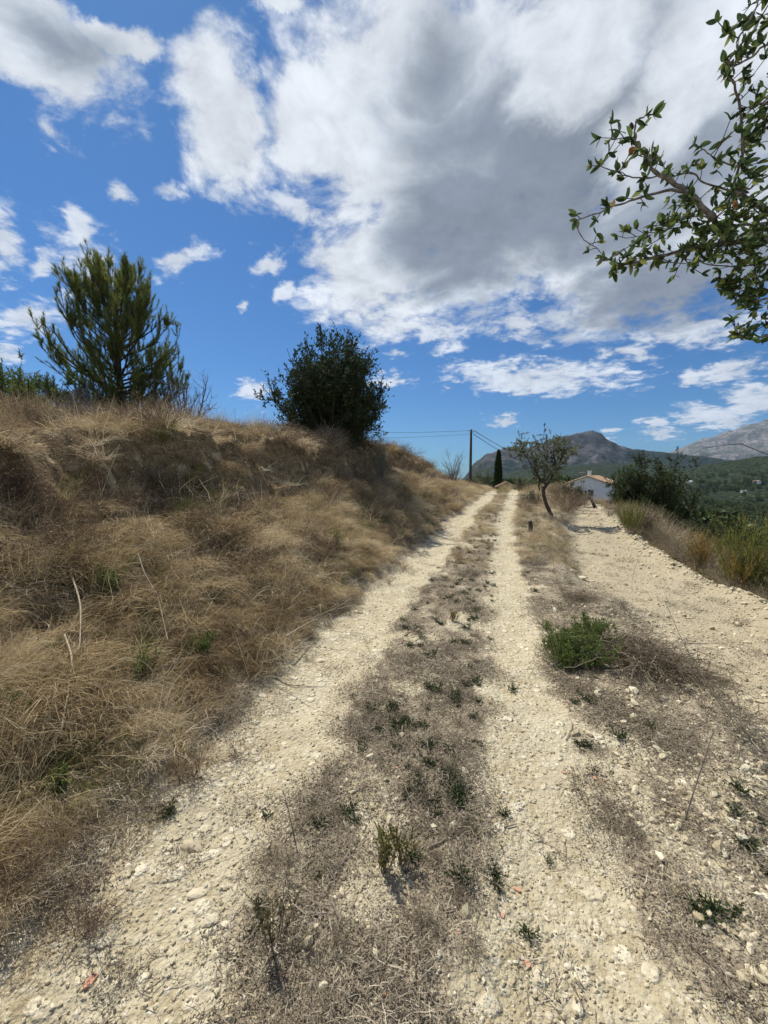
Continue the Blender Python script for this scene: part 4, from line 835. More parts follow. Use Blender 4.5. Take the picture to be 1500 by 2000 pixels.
# dry brush shrubs, individually
def tangle(seed, n=330):
    rg = np.random.default_rng(seed); b = np.stack([rg.normal(0, .16, n), rg.normal(0, .10, n), rg.uniform(0, .07, n)], -1); A = walk(b, rg.uniform(.2, .6, n), rg.uniform(0, 6.28, n), rg.normal(.45, .35, n), rg.normal(-.45, .3, n), 7, .3, rg)
    mb = MB(); V, Fq = ribbons(A, np.full((n, 8), .0036)*rg.uniform(.5, 1.3, (n, 1)), rg); mb.add(V, Fq, 0, np.repeat(rg.random(n)*.8, 16)); p, i_, t_, d = on(A, 900, .1, 1, rg); V, Fq = scatter(LEAF_V, LEAF_F, p, frames(unit(d+rg.normal(0, .8, d.shape)), rg), rg.uniform(.01, .03, 900)); mb.add(V, Fq, 0, np.repeat(rg.random(900)*.7, 4)); return mb.mesh('dry_tangle', [M_greyb])
TG = [tangle(950+i) for i in range(3)]
DS = [twiggy('branches', 500+i, 46, .55, 420, .24, 700, .02, M_dryb if i < 3 else M_greyb, M_dryb if i < 3 else M_greyb, w1=.006) for i in range(5)]
def dry_at(q, s, kind, label, group=None, name='dry_shrub'): return single(name, DS[kind], label, 'shrub', q-[0, 0, .02], U(0, 6.28), group, s)
rg = np.random.default_rng(77); cnt = 0
while cnt < 64:      # along the upper bank
    y = rg.uniform(2.5, 24); u = rg.uniform(1.6, 3.1) if cnt % 3 else rg.uniform(.8, 4.2); x = float(foot_x(y))-u
    if abs(x/y) > .97: continue
    kd = int(rg.integers(0, 3)) if rg.random() < .7 else int(rg.integers(3, 5)); dry_at(np.array([x, y, g1(x, y)]), rg.uniform(.7, 1.35), kd, 'dry %s brush shrub %s' % ('brown' if kd < 3 else 'grey', ('high on the left bank face' if u > 2.0 else 'low in the bank grass')+(' near the camera' if y < 7 else ' far up the track' if y > 15 else '')), 'dry shrubs on the bank'); cnt += 1
for i in range(26):  # outer verge
    y = rg.uniform(5.0, 21); x = float(rr_x(y))+rg.uniform(.3, 1.8)
    dry_at(np.array([x, y, g1(x, y)]), rg.uniform(.8, 1.3), int(rg.integers(3, 5)), 'grey dry shrub along the outer edge of the side road', 'dry shrubs by the side road')
for i, (px, py, s, k_) in enumerate([(1105, 1000, 1.9, 0), (1122, 995, 2.2, 3), (1095, 985, 2.1, 1), (1138, 987, 1.8, 4), (1112, 975, 2.4, 0), (1190, 1010, .8, 3), (1030, 1000, 1.1, 1), (1045, 985, 1.3, 0), (1025, 985, 1.1, 3), (1090, 970, 1.8, 1)]):
    dry_at(hit(px, py), s, k_, 'dry brown shrub in the thicket round the almond tree', 'dry shrubs round the almond tree')
# ---- green shrub and its trailing dry stems between track and side road
M_fern = plant_mat('feathery_leaves', [(0, (.07, .11, .025)), (.6, (.15, .205, .05)), (1, (.28, .32, .10))], .4)
p0 = hit(1122, 1292); H = at(1122, 1196, p0[1])[2]-p0[2]
build_plant('green_shrub', 'feathery bright green shrub between the track and the side road', 'shrub', p0, plant(71, H*.74, .66, 60, 500, 2600, 22000, .018, r1=.005, e0=(.9, .4), e1=(1.1, .3), L2=.4, L3=.2, base=.09, up=.35), M_stick, M_fern)
p1 = hit(1155, 1260)
build_plant('green_shrub', 'smaller green tuft grown against the right side of the feathery shrub', 'shrub', p1, plant(72, H*.62, .50, 34, 260, 1200, 9000, .018, r1=.005, e0=(.9, .35), base=.05), M_stick, M_fern)
for i, (px, py, s, lab) in enumerate([(1205, 1288, .72, 'tangle of dry brown stems just right of the feathery shrub'), (1262, 1305, .70, 'flat tangle of dry stems in the middle of the ledge'), (1325, 1322, .60, 'dry tangle of stems at the right end of the ledge'), (1130, 1175, .40, 'small dark dry shrub above the feathery green shrub'), (1240, 1262, .42, 'small dry tangle on the upper side of the ledge'), (1390, 1330, .3, 'last small tuft of dry stems right of the tangle')]):
    q = hit(px, py); o = single('dry_tangle', TG[i % 3], lab, 'dry plant', q-[0, 0, .01], U(-.4, .4)-.3); o.scale = (s*1.5,)*3

# ---- small plants in the track
def upright(seed, h, leafm, n=9, sp=.35, nl=700, ls=.014):
    rg = np.random.default_rng(seed); b = rg.normal(0, .006, (n, 3)); b[:, 2] = -.01; A = walk(b, h*rg.uniform(.6, 1.05, n), rg.uniform(0, 6.28, n), np.clip(rg.normal(1.3, sp, n), .5, 1.5), np.full(n, 1.35), 5, .08, rg)
    wd = MB(); V, Fq = tubes(A, .0022*np.linspace(1, .4, 6)[None]*np.ones((n, 1)), 4); wd.add(V, Fq); B = walk(*(lambda q: (q[0], rg.uniform(.1, .25, n*9)*h, np.arctan2(q[3][:, 1], q[3][:, 0])+rg.normal(0, 1, n*9), rg.normal(1.0, .3, n*9), rg.normal(1.3, .2, n*9)))(on(A, n*9, .25, 1, rg)), 3, .1, rg)
    lf = MB(); V, Fq = ribbons(B, .002*np.ones((n*9, 4)), rg); lf.add(V, Fq, 0, np.repeat(rg.random(n*9), 8)); p, i_, t_, d = on(B, nl, .05, 1, rg); V, Fq = scatter(LEAF_V, LEAF_F, p, frames(unit(d+rg.normal(0, .4, d.shape)), rg), rg.uniform(.6, 1.2, nl)*ls); lf.add(V, Fq, 0, np.repeat(rg.random(nl), 4)); return wd, lf
def up_at(px, py, top, seed, leafm, label, name='sapling', **kw):
    q = hit(px, py); h = at(px, top, q[1])[2]-q[2]; return build_plant(name, label, 'plant', q, upright(seed, h, leafm, **kw), M_stick, leafm)
M_yg = plant_mat('mustard_leaves', [(0, (.10, .10, .03)), (.5, (.20, .19, .06)), (1, (.36, .31, .12))], .25)
M_br = plant_mat('brown_green_leaves', [(0, (.09, .075, .04)), (.5, (.18, .15, .075)), (1, (.27, .25, .13))], .25)
up_at(748, 1712, 1612, 81, M_yg, 'yellow green forked plant in the middle of the near median', sp=.42, n=12, nl=1100)
up_at(782, 1690, 1605, 84, M_yg, 'slender yellow green plant beside the forked one', sp=.25, n=7, nl=600)
up_at(535, 1862, 1722, 82, M_br, 'thin brownish sapling at the left side of the near median', sp=.22, n=9, nl=800, ls=.012)
up_at(884, 1217, 1190, 83, M_yg, 'small mustard coloured tuft far along the median', n=14, sp=.45)
for i, (px, py, top, lab) in enumerate([(275, 1345, 1262, 'green weedy plant low in the middle of the bank grass'), (215, 1170, 1105, 'green patch of weeds on the left of the bank'), (400, 1300, 1240, 'olive green weed right of the green weedy plant'), (20, 1420, 1350, 'green weed at the left edge of the bank'), (655, 1075, 1035, 'small green weed on the lower bank below the evergreen'), (830, 990, 960, 'green weed on the far lower bank'), (120, 1560, 1500, 'green weed near the foot of the near bank')]):
    up_at(px, py, top, 880+i, M_fern, lab, 'green_weed', n=30, sp=.55, nl=2600, ls=.016)
def weed(seed):
    rg = np.random.default_rng(seed); n = 26; b = rg.normal(0, .012, (n, 3)); b[:, 2] = 0; A = walk(b, rg.uniform(.03, .075, n), rg.uniform(0, 6.28, n), rg.normal(.75, .35, n), rg.normal(.5, .3, n), 3, .15, rg); mb = MB(); V, Fq = ribbons(A, .002*np.ones((n, 4)), rg); mb.add(V, Fq, 0, .3)
    nl = 190; p, i_, t_, d = on(A, nl, .1, 1, rg); V, Fq = scatter(LEAF_V, LEAF_F, p, frames(unit(d+rg.normal(0, .5, d.shape)), rg), rg.uniform(.010, .020, nl)); mb.add(V, Fq, 0, np.repeat(rg.random(nl), 4)); return mb.mesh('weed', [M_weed])
WM = [weed(600+i) for i in range(5)]
wl = [(690, 1362, .8, 'small dark weed on the left rut far from its edge'), (770, 1392, 1.2, 'dark green weed at the left edge of the middle median'), (330, 1588, 1.6, 'broad grey green weed at the outer edge of the left rut'), (520, 1602, 1.0, 'lone small weed in the near left rut'),
      (612, 1570, 1.0, 'small green weed where the left rut meets the median'), (1000, 1352, 1.4, 'spreading green weed in the right rut'), (1122, 1378, 1.1, 'green weed at the outer side of the right rut'), (985, 1597, 1.1, 'grey green weed at the inner side of the near right rut'),
      (706, 1472, 1.1, 'round dark weed on the left side of the median'), (1162, 1508, .9, 'dark weed beside the red tile shards at the right'), (1030, 1832, 1.1, 'dark green rosette in the near right rut'), (1073, 1690, .7, 'tiny dark weed in the middle of the near right rut')]
for i, (px, py, s, lab) in enumerate(wl): single('weed', WM[i % 5], lab, 'weed', hit(px, py), U(0, 6.28), None, s*.65)
rg = np.random.default_rng(9); cnt = 0
while cnt < 190:
    y = (1.3+5*rg.random()**1.2) if cnt < 130 else 5+9*rg.random(); m_ = rg.random(); xl, xr_ = float(lrut_x(y)), float(rrut_x(y)); x = rg.uniform(xl+.38, xr_-.2) if m_ < .8 else rg.uniform(xr_+.3, xr_+1.1)
    if vnoise(x*1.5, y*1.5, 404) < .25: continue
    single('weed', WM[cnt % 5], 'small dark green weed growing in the straw beside the ruts', 'weed', (x, y, g1(x, y)), U(0, 6.28), 'small weeds along the track', rg.uniform(.5, 1.15)); cnt += 1

# ---- stones
SM = [stone_mesh(700+i, 'stone', M_stone, .55, 2) for i in range(10)]
sl = [(372, 1660, 30, 12, 'largest pale flat stone lying in the left rut'), (330, 1657, 11, 4, 'small pale stone left of the large flat one'), (195, 1853, 24, 12, 'rounded pale stone low in the left rut'), (385, 1745, 20, 8, 'buff angular stone below the large flat one'), (412, 1795, 24, 8, 'buff flat stone in the near left rut'), (443, 1815, 15, 5, 'narrow buff stone beside the buff flat stone'),
      (700, 1198, 13, 7, 'white stone at the foot of the bank by the left rut'), (727, 1202, 8, 4, 'small white stone right of the white one at the bank foot'), (627, 1291, 11, 6, 'pale stone at the edge of the dry grass by the left rut'), (1490, 1530, 30, 16, 'big pale rock at the right edge'), (1365, 1508, 14, 5, 'long pale stone in the litter at the right'), (1134, 1130, 11, 5, 'whitish stone at the left edge of the side road'),
      (1158, 1137, 8, 5, 'round stone beside the whitish one on the side road'), (1376, 1818, 13, 8, 'squarish buff stone at the lower right'), (1291, 1702, 9, 6, 'white stone at the right above the pebbly patch'), (1408, 1628, 12, 6, 'white stone among dry stems at the right'), (1472, 1602, 11, 6, 'rounded pale stone near the big rock'), (1385, 1600, 8, 6, 'upright pale stone right of the tall stalk'),
      (1250, 1612, 11, 7, 'pale stone at the top of the pebbly patch'), (1165, 1275, 7, 4, 'small stone right behind the feathery shrub'), (458, 1925, 9, 6, 'pale stone at the left of the near median'), (345, 1640, 9, 4, 'small flat stone just above the large pale one'), (1078, 1665, 9, 5, 'pale stone in the near right rut'), (1460, 1525, 12, 6, 'pale stone leaning on the big rock')]
for i, (px, py, a_, b_, lab) in enumerate(sl):
    q = hit(px, py); dd = np.linalg.norm(q-[0, 0, EYE]); o = single('stone', SM[i % 10], lab, 'stone', q, U(0, 6.28)); s = a_/F*q[1]/np.dot([0, cp, -sp], [0, 1, 0])*1.05 if q[1] > 3 else a_/F*(cp*q[1]-sp*(q[2]-EYE))
    o.scale = (s, s*.75, s*.6); o.rotation_euler = (U(-.15, .15), U(-.15, .15), U(-.4, .4))
rg = np.random.default_rng(10); cnt = 0
while cnt < 230:
    y = .95+6.5*rg.random()**2.0; x = rg.uniform(-.9, .95)*y; G = soil(np.array([x]), np.array([y])); u = float(G[7][0])
    if u > .15 or (G[1][0] > .6 and rg.random() < .75): continue
    if float(rrut_x(y))+.35 > x and rg.random() < .35: continue
    s = float(np.clip(rg.lognormal(-4.75, .38), .0055, .019))*(1+.08*y); o = single('stone', SM[cnt % 10], 'pale loose limestone lump lying on the track', 'stone', (x, y, g1(x, y)-s*.08), 0, 'loose stones on the track', s, rot=(rg.normal(0, .3), rg.normal(0, .3), rg.uniform(0, 6.28))); cnt += 1
rg = np.random.default_rng(12)
for i in range(60):   # rubble edge of the side road
    y = 4.0+11*rg.random()**1.4; x = float(rr_x(y))+rg.normal(-.03, .10); s = rg.uniform(.025, .07); single('stone', SM[i % 10], 'rubble stone on the raised outer edge of the side road', 'stone', (x, y, g1(x, y)), 0, 'edge stones of the side road', s, rot=(rg.normal(0, .4), rg.normal(0, .4), rg.uniform(0, 6.28)))
# terracotta shards
def shard(seed):
    rg = np.random.default_rng(seed); n = 5+seed % 2; a = np.sort(np.arange(n)/n*2*pi+rg.uniform(-.3, .3, n)); q = rg.uniform(.6, 1, n); T = np.stack([q*np.cos(a), q*.65*np.sin(a)], -1); V = np.concatenate([np.c_[T, np.full(n, .16)+.05*T[:, 0]**2], np.c_[T*1.03, np.full(n, -.1)]])
    mb = MB(); mb.add(V, [[k, (k+1) % n, (k+1) % n+n, k+n] for k in range(n)]); mb.add(V, [list(range(n))[::-1]] and [list(range(n))]); mb.add(V, [list(range(n, 2*n))[::-1]]); return mb.mesh('tile_shard', M_terra)
for i, (px, py, a_, lab) in enumerate([(178, 1922, 15, 'largest terracotta shard low in the left rut'), (553, 1913, 8, 'small orange shard below the brownish sapling'), (758, 1946, 9, 'terracotta shard at the bottom of the median'), (1030, 1886, 9, 'squarish terracotta shard in the near right rut'), (895, 1822, 6, 'tiny terracotta shard on the pale patch of the median'), (905, 1716, 8, 'faded terracotta shard at the right rut edge'),
    (1010, 1744, 9, 'upright terracotta shard at the left of the right rut'), (1104, 1511, 6, 'small orange shard in the middle of the right rut'), (1162, 1524, 8, 'terracotta shard next to a dark weed'), (1178, 1529, 7, 'darker shard touching the terracotta one by the weed'), (982, 1791, 6, 'small shard between the upright and the faded shards'), (774, 1506, 5, 'tiny terracotta chip in the straw of the median')]):
    q = hit(px, py); s = a_/F*(cp*q[1]-sp*(q[2]-EYE))*1.1; o = single('tile_shard', shard(i), lab, 'shard', q+[0, 0, s*.12], 0, None, s, rot=(U(-.1, .1), U(-.1, .1), U(0, 6.28)))

# ---- sticks and stalks
def stick(pts, r0, label, name='stick', m_=M_stick, lift=.008, group=None, Ys=None, cat='stick', r1=None):
    P = []
    for i, (px, py) in enumerate(pts):
        P.append(hit(px, py)+[0, 0, lift] if Ys is None else at(px, py, Ys[i]))
    P = np.array(P); k_ = len(P); q = np.linspace(0, k_-1, k_*4); Pi = np.stack([np.interp(q, np.arange(k_), P[:, c]) for c in range(3)], -1); b = P[0].copy()
    for _ in range(2): Pi[1:-1] = (Pi[:-2]+2*Pi[1:-1]+Pi[2:])/4
    mb = MB(); V, Fq = tubes((Pi-b)[None], np.linspace(r0, r1 or r0*.5, len(Pi))[None], 5); mb.add(V, Fq); o = tag(link(name, mb.mesh(name, m_, True)), label, cat, group); o.location = b; return o
for pts, r_, lab in [([(640, 1578), (672, 1562), (712, 1547)], .007, 'pale stick on the median left of its middle'), ([(645, 1725), (670, 1690), (702, 1640)], .005, 'grey stick running up the near median'), ([(580, 1785), (610, 1795), (640, 1792)], .006, 'short grey stick right of the brownish sapling'), ([(650, 1775), (668, 1822)], .005, 'pale short stick beside the grey one in the near median'),
    ([(838, 1665), (870, 1645), (925, 1592)], .006, 'long grey stick on the right half of the median'), ([(605, 2010), (607, 1950), (612, 1890)], .004, 'thin straight stem at the bottom of the median'), ([(860, 1765), (880, 1800), (895, 1752)], .004, 'forked twig beside the faded shard'), ([(985, 1620), (1010, 1612)], .004, 'short twig in the near right rut'),
    ([(1300, 1800), (1370, 1880), (1480, 2000)], .004, 'long dark stem lying across the lower right corner'), ([(1262, 1560), (1380, 1600), (1500, 1650)], .004, 'dry stem lying above the pebbly patch'), ([(1060, 1290), (1110, 1325), (1160, 1350)], .004, 'dry stem left of the feathery shrub'), ([(1165, 1300), (1330, 1352), (1500, 1420)], .004, 'long dry stem along the ledge'), ([(1120, 1225), (1300, 1205), (1500, 1232)], .003, 'thin stem lying across the side road'),
    ([(700, 1430), (760, 1418)], .004, 'thin twig crossing the left side of the median'), ([(720, 1350), (790, 1365)], .004, 'thin twig high on the left of the median'), ([(1105, 1450), (1120, 1420), (1108, 1400)], .003, 'small curved twig in the right rut'), ([(540, 1330), (560, 1342), (620, 1345)], .005, 'dark stick at the bank foot')]:
    stick(pts, r_, lab)
for pts, r_, lab in [([(272, 1130), (285, 1165), (310, 1200), (330, 1300)], .006, 'long pale bent stem lying on the grass of the bank'), ([(130, 1295), (146, 1340), (136, 1420), (124, 1500)], .006, 'long pale stem low on the left of the bank'), ([(140, 1165), (162, 1230), (160, 1320), (148, 1335)], .006, 'pale bent stem left of the middle of the bank'),
    ([(236, 916), (218, 955), (203, 1005)], .007, 'pale straight stem high on the left bank'), ([(188, 955), (212, 935), (236, 916)], .007, 'pale stem meeting the straight one high on the bank'), ([(0, 1165), (40, 1195)], .006, 'pale stem at the left edge of the bank'), ([(560, 1280), (590, 1260), (620, 1240)], .006, 'pale stick at the bank foot by the left rut')]:
    stick(pts, r_*1.15, lab, 'fallen_stalk', M_stem, .17, cat='stem')
# tall standing stalks, bases on the ground
def stalk(bx, by, mx, my, tx, ty, r_, label, m_=M_stem, name='dry_stalk', dY=(0, 0), group=None):
    b = hit(bx, by); Y = b[1]; P = [b, at(mx, my, Y+dY[0]), at(tx, ty, Y+dY[1])]; q = np.linspace(0, 1, 12)[:, None]; C = (1-q)**2*P[0]+2*q*(1-q)*(2*P[1]-.5*(P[0]+P[2]))+q*q*P[2]
    mb = MB(); V, Fq = tubes((C-b)[None], np.linspace(r_, r_*.4, 12)[None], 5); mb.add(V, Fq); rg = np.random.default_rng(int(bx)); p, i_, t_, d = on((C-b)[None], 7, .3, .95, rg); dd = unit(d+rg.normal(0, .5, d.shape)); W_ = np.stack([p, p+dd*rg.uniform(.03, .12, (7, 1))], 1)
    V, Fq = ribbons(W_, np.full((7, 2), r_*.7), rg); mb.add(V, Fq); o = tag(link(name, mb.mesh(name, m_, True)), label, 'stalk', group); o.location = b; return o
for a in [(1335, 1612, 1360, 1530, 1392, 1432, .004, 'straight brown stalk standing in the litter at the right', M_stick), (1482, 1452, 1385, 1345, 1298, 1172, .0045, 'long arching pale stalk rising from the right edge', M_stem, 'dry_stalk', (.1, .3)), (1470, 1450, 1380, 1340, 1330, 1285, .003, 'shorter arching stalk beside the long one', M_stem), (1440, 1490, 1445, 1390, 1410, 1280, .003, 'thin upright stalk left of the arching ones', M_stem),
    (575, 1640, 566, 1595, 553, 1545, .003, 'thin dark weed stalk in the near left rut', M_stick), (560, 1180, 598, 1060, 690, 935, .005, 'long pale stalk leaning right over the bank', M_stem, 'dry_stalk', (.2, .5)), (505, 1310, 548, 1200, 575, 1010, .004, 'tall thin stalk in the middle of the bank', M_stem), (590, 1130, 598, 1040, 603, 960, .004, 'tall stalk rising from the lower bank', M_stick), (575, 1135, 590, 1060, 612, 1000, .004, 'stalk just left of the tall one on the lower bank', M_stick),
    (510, 1145, 512, 1110, 508, 1085, .004, 'short dark stalk in the middle of the bank', M_stick), (380, 1105, 400, 1070, 425, 1030, .005, 'dark stalk leaning right on the bank', M_stick), (372, 1100, 385, 1060, 392, 1020, .005, 'dark upright stalk beside the leaning one', M_stick), (540, 1230, 650, 1190, 700, 1150, .004, 'stalk leaning towards the left rut', M_stem), (640, 1120, 690, 1090, 800, 1040, .004, 'long thin stalk arching over the left rut', M_stem),
    (1110, 1180, 1085, 1120, 1075, 1040, .004, 'thin crooked stalk left of the side road', M_stem), (1235, 1155, 1240, 1110, 1268, 1050, .004, 'pale crooked stalk near the outer edge', M_stem), (1098, 1040, 1085, 1000, 1100, 960, .006, 'forked pale stalk right of the almond trunk', M_stem), (905, 1720, 898, 1680, 893, 1640, .0025, 'thin stalk at the right side of the near median', M_stick), (820, 1560, 822, 1510, 818, 1465, .0025, 'thin stalk in the middle of the median', M_stick)]:
    stalk(*a)
rg = np.random.default_rng(33)
for i in range(80):
    y = 2.0+18*rg.random()**1.5; u = rg.uniform(.3, 4.2) if i < 60 else rg.uniform(3.2, 4.5); x = float(foot_x(y))-u
    if abs(x/y) > .96: continue
    b = np.array([x, y, g1(x, y)]); h_ = rg.uniform(.35, .9); A = walk(np.zeros((3, 3)), h_*rg.uniform(.6, 1, 3), rg.uniform(0, 6.28, 3), np.full(3, 1.4), rg.uniform(.6, 1.4, 3), 6, .06, rg); mb = MB(); V, Fq = tubes(A, .0032*np.linspace(1, .4, 7)[None]*np.ones((3, 1)), 4); mb.add(V, Fq)
    tag(link('dry_stalk', mb.mesh('dry_stalk', M_stem if rg.random() < .6 else M_stick, True)), 'thin dry stalks standing up out of the grass of the bank', 'stalk', 'thin stalks on the bank').location = b

# ---- the valley: villas and trees
for i, (px, py, W_, D_, hh_, lab, rf) in enumerate([(1392, 1006, 9, 14, 2.8, 'pale villa with a long low roof in the valley', M_tile), (1442, 1008, 12, 9, 2.8, 'villa with a bright orange roof low in the valley at the right', M_tile), (1346, 944, 14, 12, 6, 'white villa among the trees at the foot of the wooded hill', M_white), (1478, 944, 16, 12, 6, 'white villa near the right edge below the wooded hill', M_tile), (1424, 983, 9, 8, 3, 'small white house among valley trees', M_white), (1452, 961, 12, 9, 4, 'pale villa half hidden by trees right of centre in the valley', M_tile),
    (1132, 912, 30, 20, 12, 'left white building on the far slope above the house', M_white), (1150, 910, 34, 20, 12, 'middle white building on the far slope above the house', M_white), (1168, 911, 26, 18, 11, 'right white building on the far slope above the house', M_white), (984, 927, 26, 18, 11, 'white building on the far slope right of the cypress', M_white), (1120, 917, 22, 16, 9, 'lower white building on the far slope', M_tile)]):
    q = farhit(px, py); hh = hh_*.7; house((q[0], q[1], q[2]), RAD(20+25*(i % 3)), W_*.6, D_*.7, hh, hh+W_*.07, lab, [('g', -W_*.12, hh*.55, W_*.08, hh*.3), ('g', W_*.12, hh*.55, W_*.08, hh*.3), ('r', 0, hh*.55, W_*.1, hh*.3)], 'far villas' if False else None, chimney=False, parts=False, roofm=rf)
def far_tree(seed, conifer=False):
    rg = np.random.default_rng(seed); n = 420; z = rg.uniform(.08, 1, n); prof = np.interp(z, [.08, .3, .6, .85, 1], [.30, .52, .46, .30, .06] if not conifer else [.34, .32, .22, .10, .02]); a = rg.uniform(0, 6.28, n)
    lob = 1+.25*np.sin(a*3+seed)*np.sin(z*9+seed); q = prof*lob*np.sqrt(rg.uniform(.35, 1, n)); p = np.stack([q*np.cos(a), q*np.sin(a), z], -1); mb = MB(); dd = unit(np.stack([np.cos(a), np.sin(a), .5*np.ones(n)], -1)+rg.normal(0, .5, (n, 3)))
    V, Fq = scatter(LEAF_V*[1, 1.6, 1], LEAF_F, p, frames(dd, rg), rg.uniform(.08, .16, n)); mb.add(V, Fq, 0, np.repeat(np.clip(.3*rg.random()+.7*rg.random(n), 0, 1), 4)); V, Fq = tubes(np.array([[[0, 0, -.15], [0, 0, .25], [0, 0, .5]]]), np.array([[.03, .025, .015]]), 5); mb.add(V, Fq, 1); return mb.mesh('far_tree', [M_far if seed % 3 else M_mid, M_bark])
FT = [far_tree(800+i, i == 4) for i in range(6)]
rg = np.random.default_rng(44); pts = []
while len(pts) < 9500:
    q = 48*(1100/48)**rg.random(); a = rg.uniform(-.05, .80); x, y = q*math.sin(a), q*math.cos(a)
    if y > 60 and x/y < .22: continue
    if x-float(rr_x(min(y, 60))) < 9 and y < 85: continue
    dens_ = vnoise(x*.02, y*.02, 71)+.35*vnoise(x*.07, y*.07, 72)-(0 if q > 480 else .10)+(.15 if q > 560 else 0)
    if q > 110: dens_ -= .22*(vnoise(x*.006+3, y*.006, 74) > .52)
    if dens_ < .52 and rg.random() < .93: continue
    pts.append((q, x, y))
pts.sort(); P = []
for k_, (q, x, y) in enumerate(pts):
    z = topz(x, y); s = rg.uniform(3.5, 7.5)*(.75 if q < 120 else 1)
    if k_ < 290: single('valley_tree', FT[k_ % 6], 'green tree in the wooded valley below the side road', 'tree', (x, y, z), rg.uniform(0, 6.28), 'trees in the valley', s)
    else: P.append((x, y, z, s, k_ % 6, rg.uniform(0, 6.28)))
P = np.array(P); C_ft = protocol('far_tree_kinds', FT)
tag(gn_scatter('far_forest', C_ft, P[:, :3], np.stack([P[:, 5]*0, P[:, 5]*0, P[:, 5]], -1), P[:, 3]*1.15, P[:, 4], P[:, 5]/7), 'woods covering the valley and the hill at the right', 'forest')

# ---- almond branches hanging in at the upper right (tree stands just outside the frame)
MS = 2.9; tx_, ty_ = 3.7, 1.95; tz_ = g1(tx_, ty_)
ov = thing('almond_tree', 'leafy almond branches hanging in from the upper right', 'tree', (tx_, ty_, tz_)); b0 = np.array([tx_, ty_, tz_]); Yv = 1.85
paths = [([(1700, 440), (1600, 450), (1500, 467), (1428, 476), (1365, 483), (1295, 497), (1239, 514), (1213, 515)], .022, .005, (.25, -.02)),
 ([(1421, 472), (1400, 434), (1365, 399), (1344, 374), (1309, 353), (1274, 329), (1268, 315), (1262, 300)], .016, .006, (.03, -.15)),
 ([(1268, 315), (1252, 295), (1242, 273), (1239, 255), (1239, 238), (1252, 230), (1263, 224)], .006, .003, (-.15, -.2)),
 ([(1344, 374), (1295, 373), (1246, 388), (1204, 402), (1165, 416), (1127, 430)], .008, .003, (-.08, .05)), ([(1127, 430), (1130, 458), (1145, 472), (1162, 483), (1178, 498), (1190, 507)], .003, .0018, (.05, .05)),
 ([(1165, 511), (1190, 505), (1204, 497), (1221, 483), (1223, 500)], .003, .003, (.0, 0)), ([(1291, 341), (1262, 350), (1225, 346), (1198, 334), (1172, 324)], .004, .002, (-.09, 0)), ([(1242, 271), (1215, 270), (1174, 269)], .003, .0015, (-.15, -.15)),
 ([(1640, 470), (1560, 440), (1500, 413), (1452, 385), (1431, 371)], .020, .010, (.2, .05)), ([(1431, 371), (1445, 325), (1451, 280), (1449, 224), (1435, 168), (1424, 147)], .008, .005, (.05, -.1)), ([(1424, 147), (1440, 110), (1442, 70), (1470, 35), (1480, 0)], .005, .004, (-.1, -.1)),
 ([(1445, 325), (1400, 311), (1385, 300), (1367, 287)], .004, .002, (0, -.1)), ([(1421, 372), (1372, 357), (1355, 340), (1340, 338), (1309, 346)], .005, .003, (.05, 0)), ([(1560, 450), (1500, 434), (1450, 440), (1414, 444)], .010, .005, (.1, .1)),
 ([(1600, 500), (1500, 518), (1452, 521), (1400, 518), (1365, 513), (1326, 502)], .006, .002, (.2, .1)), ([(1620, 560), (1500, 581), (1459, 591), (1435, 575), (1417, 560)], .007, .002, (.1, .1)), ([(1620, 640), (1500, 658), (1442, 661), (1435, 640), (1431, 626)], .006, .003, (.1, .15)),
 ([(1640, 60), (1500, 84), (1480, 101), (1455, 118), (1438, 129), (1415, 120)], .007, .003, (-.1, -.1)), ([(1620, 200), (1500, 200), (1470, 208), (1455, 212)], .006, .003, (0, -.05)), ([(1600, 330), (1500, 340), (1470, 365), (1440, 372)], .007, .004, (.1, .1)), ([(1400, 434), (1370, 420), (1330, 425), (1300, 432), (1275, 440)], .004, .002, (0, .1)), ([(1344, 440), (1310, 447), (1275, 455), (1240, 465), (1205, 460)], .003, .002, (.1, .15)),
 ([(1500, 84), (1520, 40), (1500, -10)], .006, .004, (-.1, -.1)), ([(1365, 483), (1400, 500), (1440, 490), (1480, 500)], .004, .002, (.1, .2)), ([(1480, 540), (1460, 560), (1440, 545), (1410, 552)], .003, .002, (.1, .1)), ([(1500, 430), (1470, 410), (1440, 415), (1420, 405)], .004, .002, (.05, .05))]
TP = []; wd = MB()
rg = np.random.default_rng(55)
for pts, r0, r1, dy in paths:
    k_ = len(pts); W3 = np.array([at(px, py, Yv+dy[0]+(dy[1]-dy[0])*i/(k_-1)) for i, (px, py) in enumerate(pts)])-b0; q = np.linspace(0, k_-1, k_*3); Pi = np.stack([np.interp(q, np.arange(k_), W3[:, c]) for c in range(3)], -1)
    for _ in range(1): Pi[1:-1] = (Pi[:-2]+2*Pi[1:-1]+Pi[2:])/4
    Pi[1:-1] += rg.normal(0, .0025, Pi[1:-1].shape); q2 = np.linspace(0, len(Pi)-1, 24); Pj = np.stack([np.interp(q2, np.arange(len(Pi)), Pi[:, c]) for c in range(3)], -1)
    rad = np.linspace(r0, r1, 24)*.78*(1+rg.normal(0, .07, 24)); o = MB(); V, Fq = tubes(Pj[None], rad[None], 8); o.add(V, Fq); link('branch', o.mesh('branch', M_greybark, True), ov); TP.append(Pj)
def smooth(pts, n, jit):
    P = np.array(pts, float); q = np.linspace(0, 1, len(P)); t = np.linspace(0, 1, n)
    C = np.stack([np.interp(t, q, P[:, c]) for c in range(3)], -1)
    for _ in range(3): C[1:-1] = (C[:-2]+2*C[1:-1]+C[2:])/4
    C[1:-1] += rg.normal(0, jit, C[1:-1].shape); return C
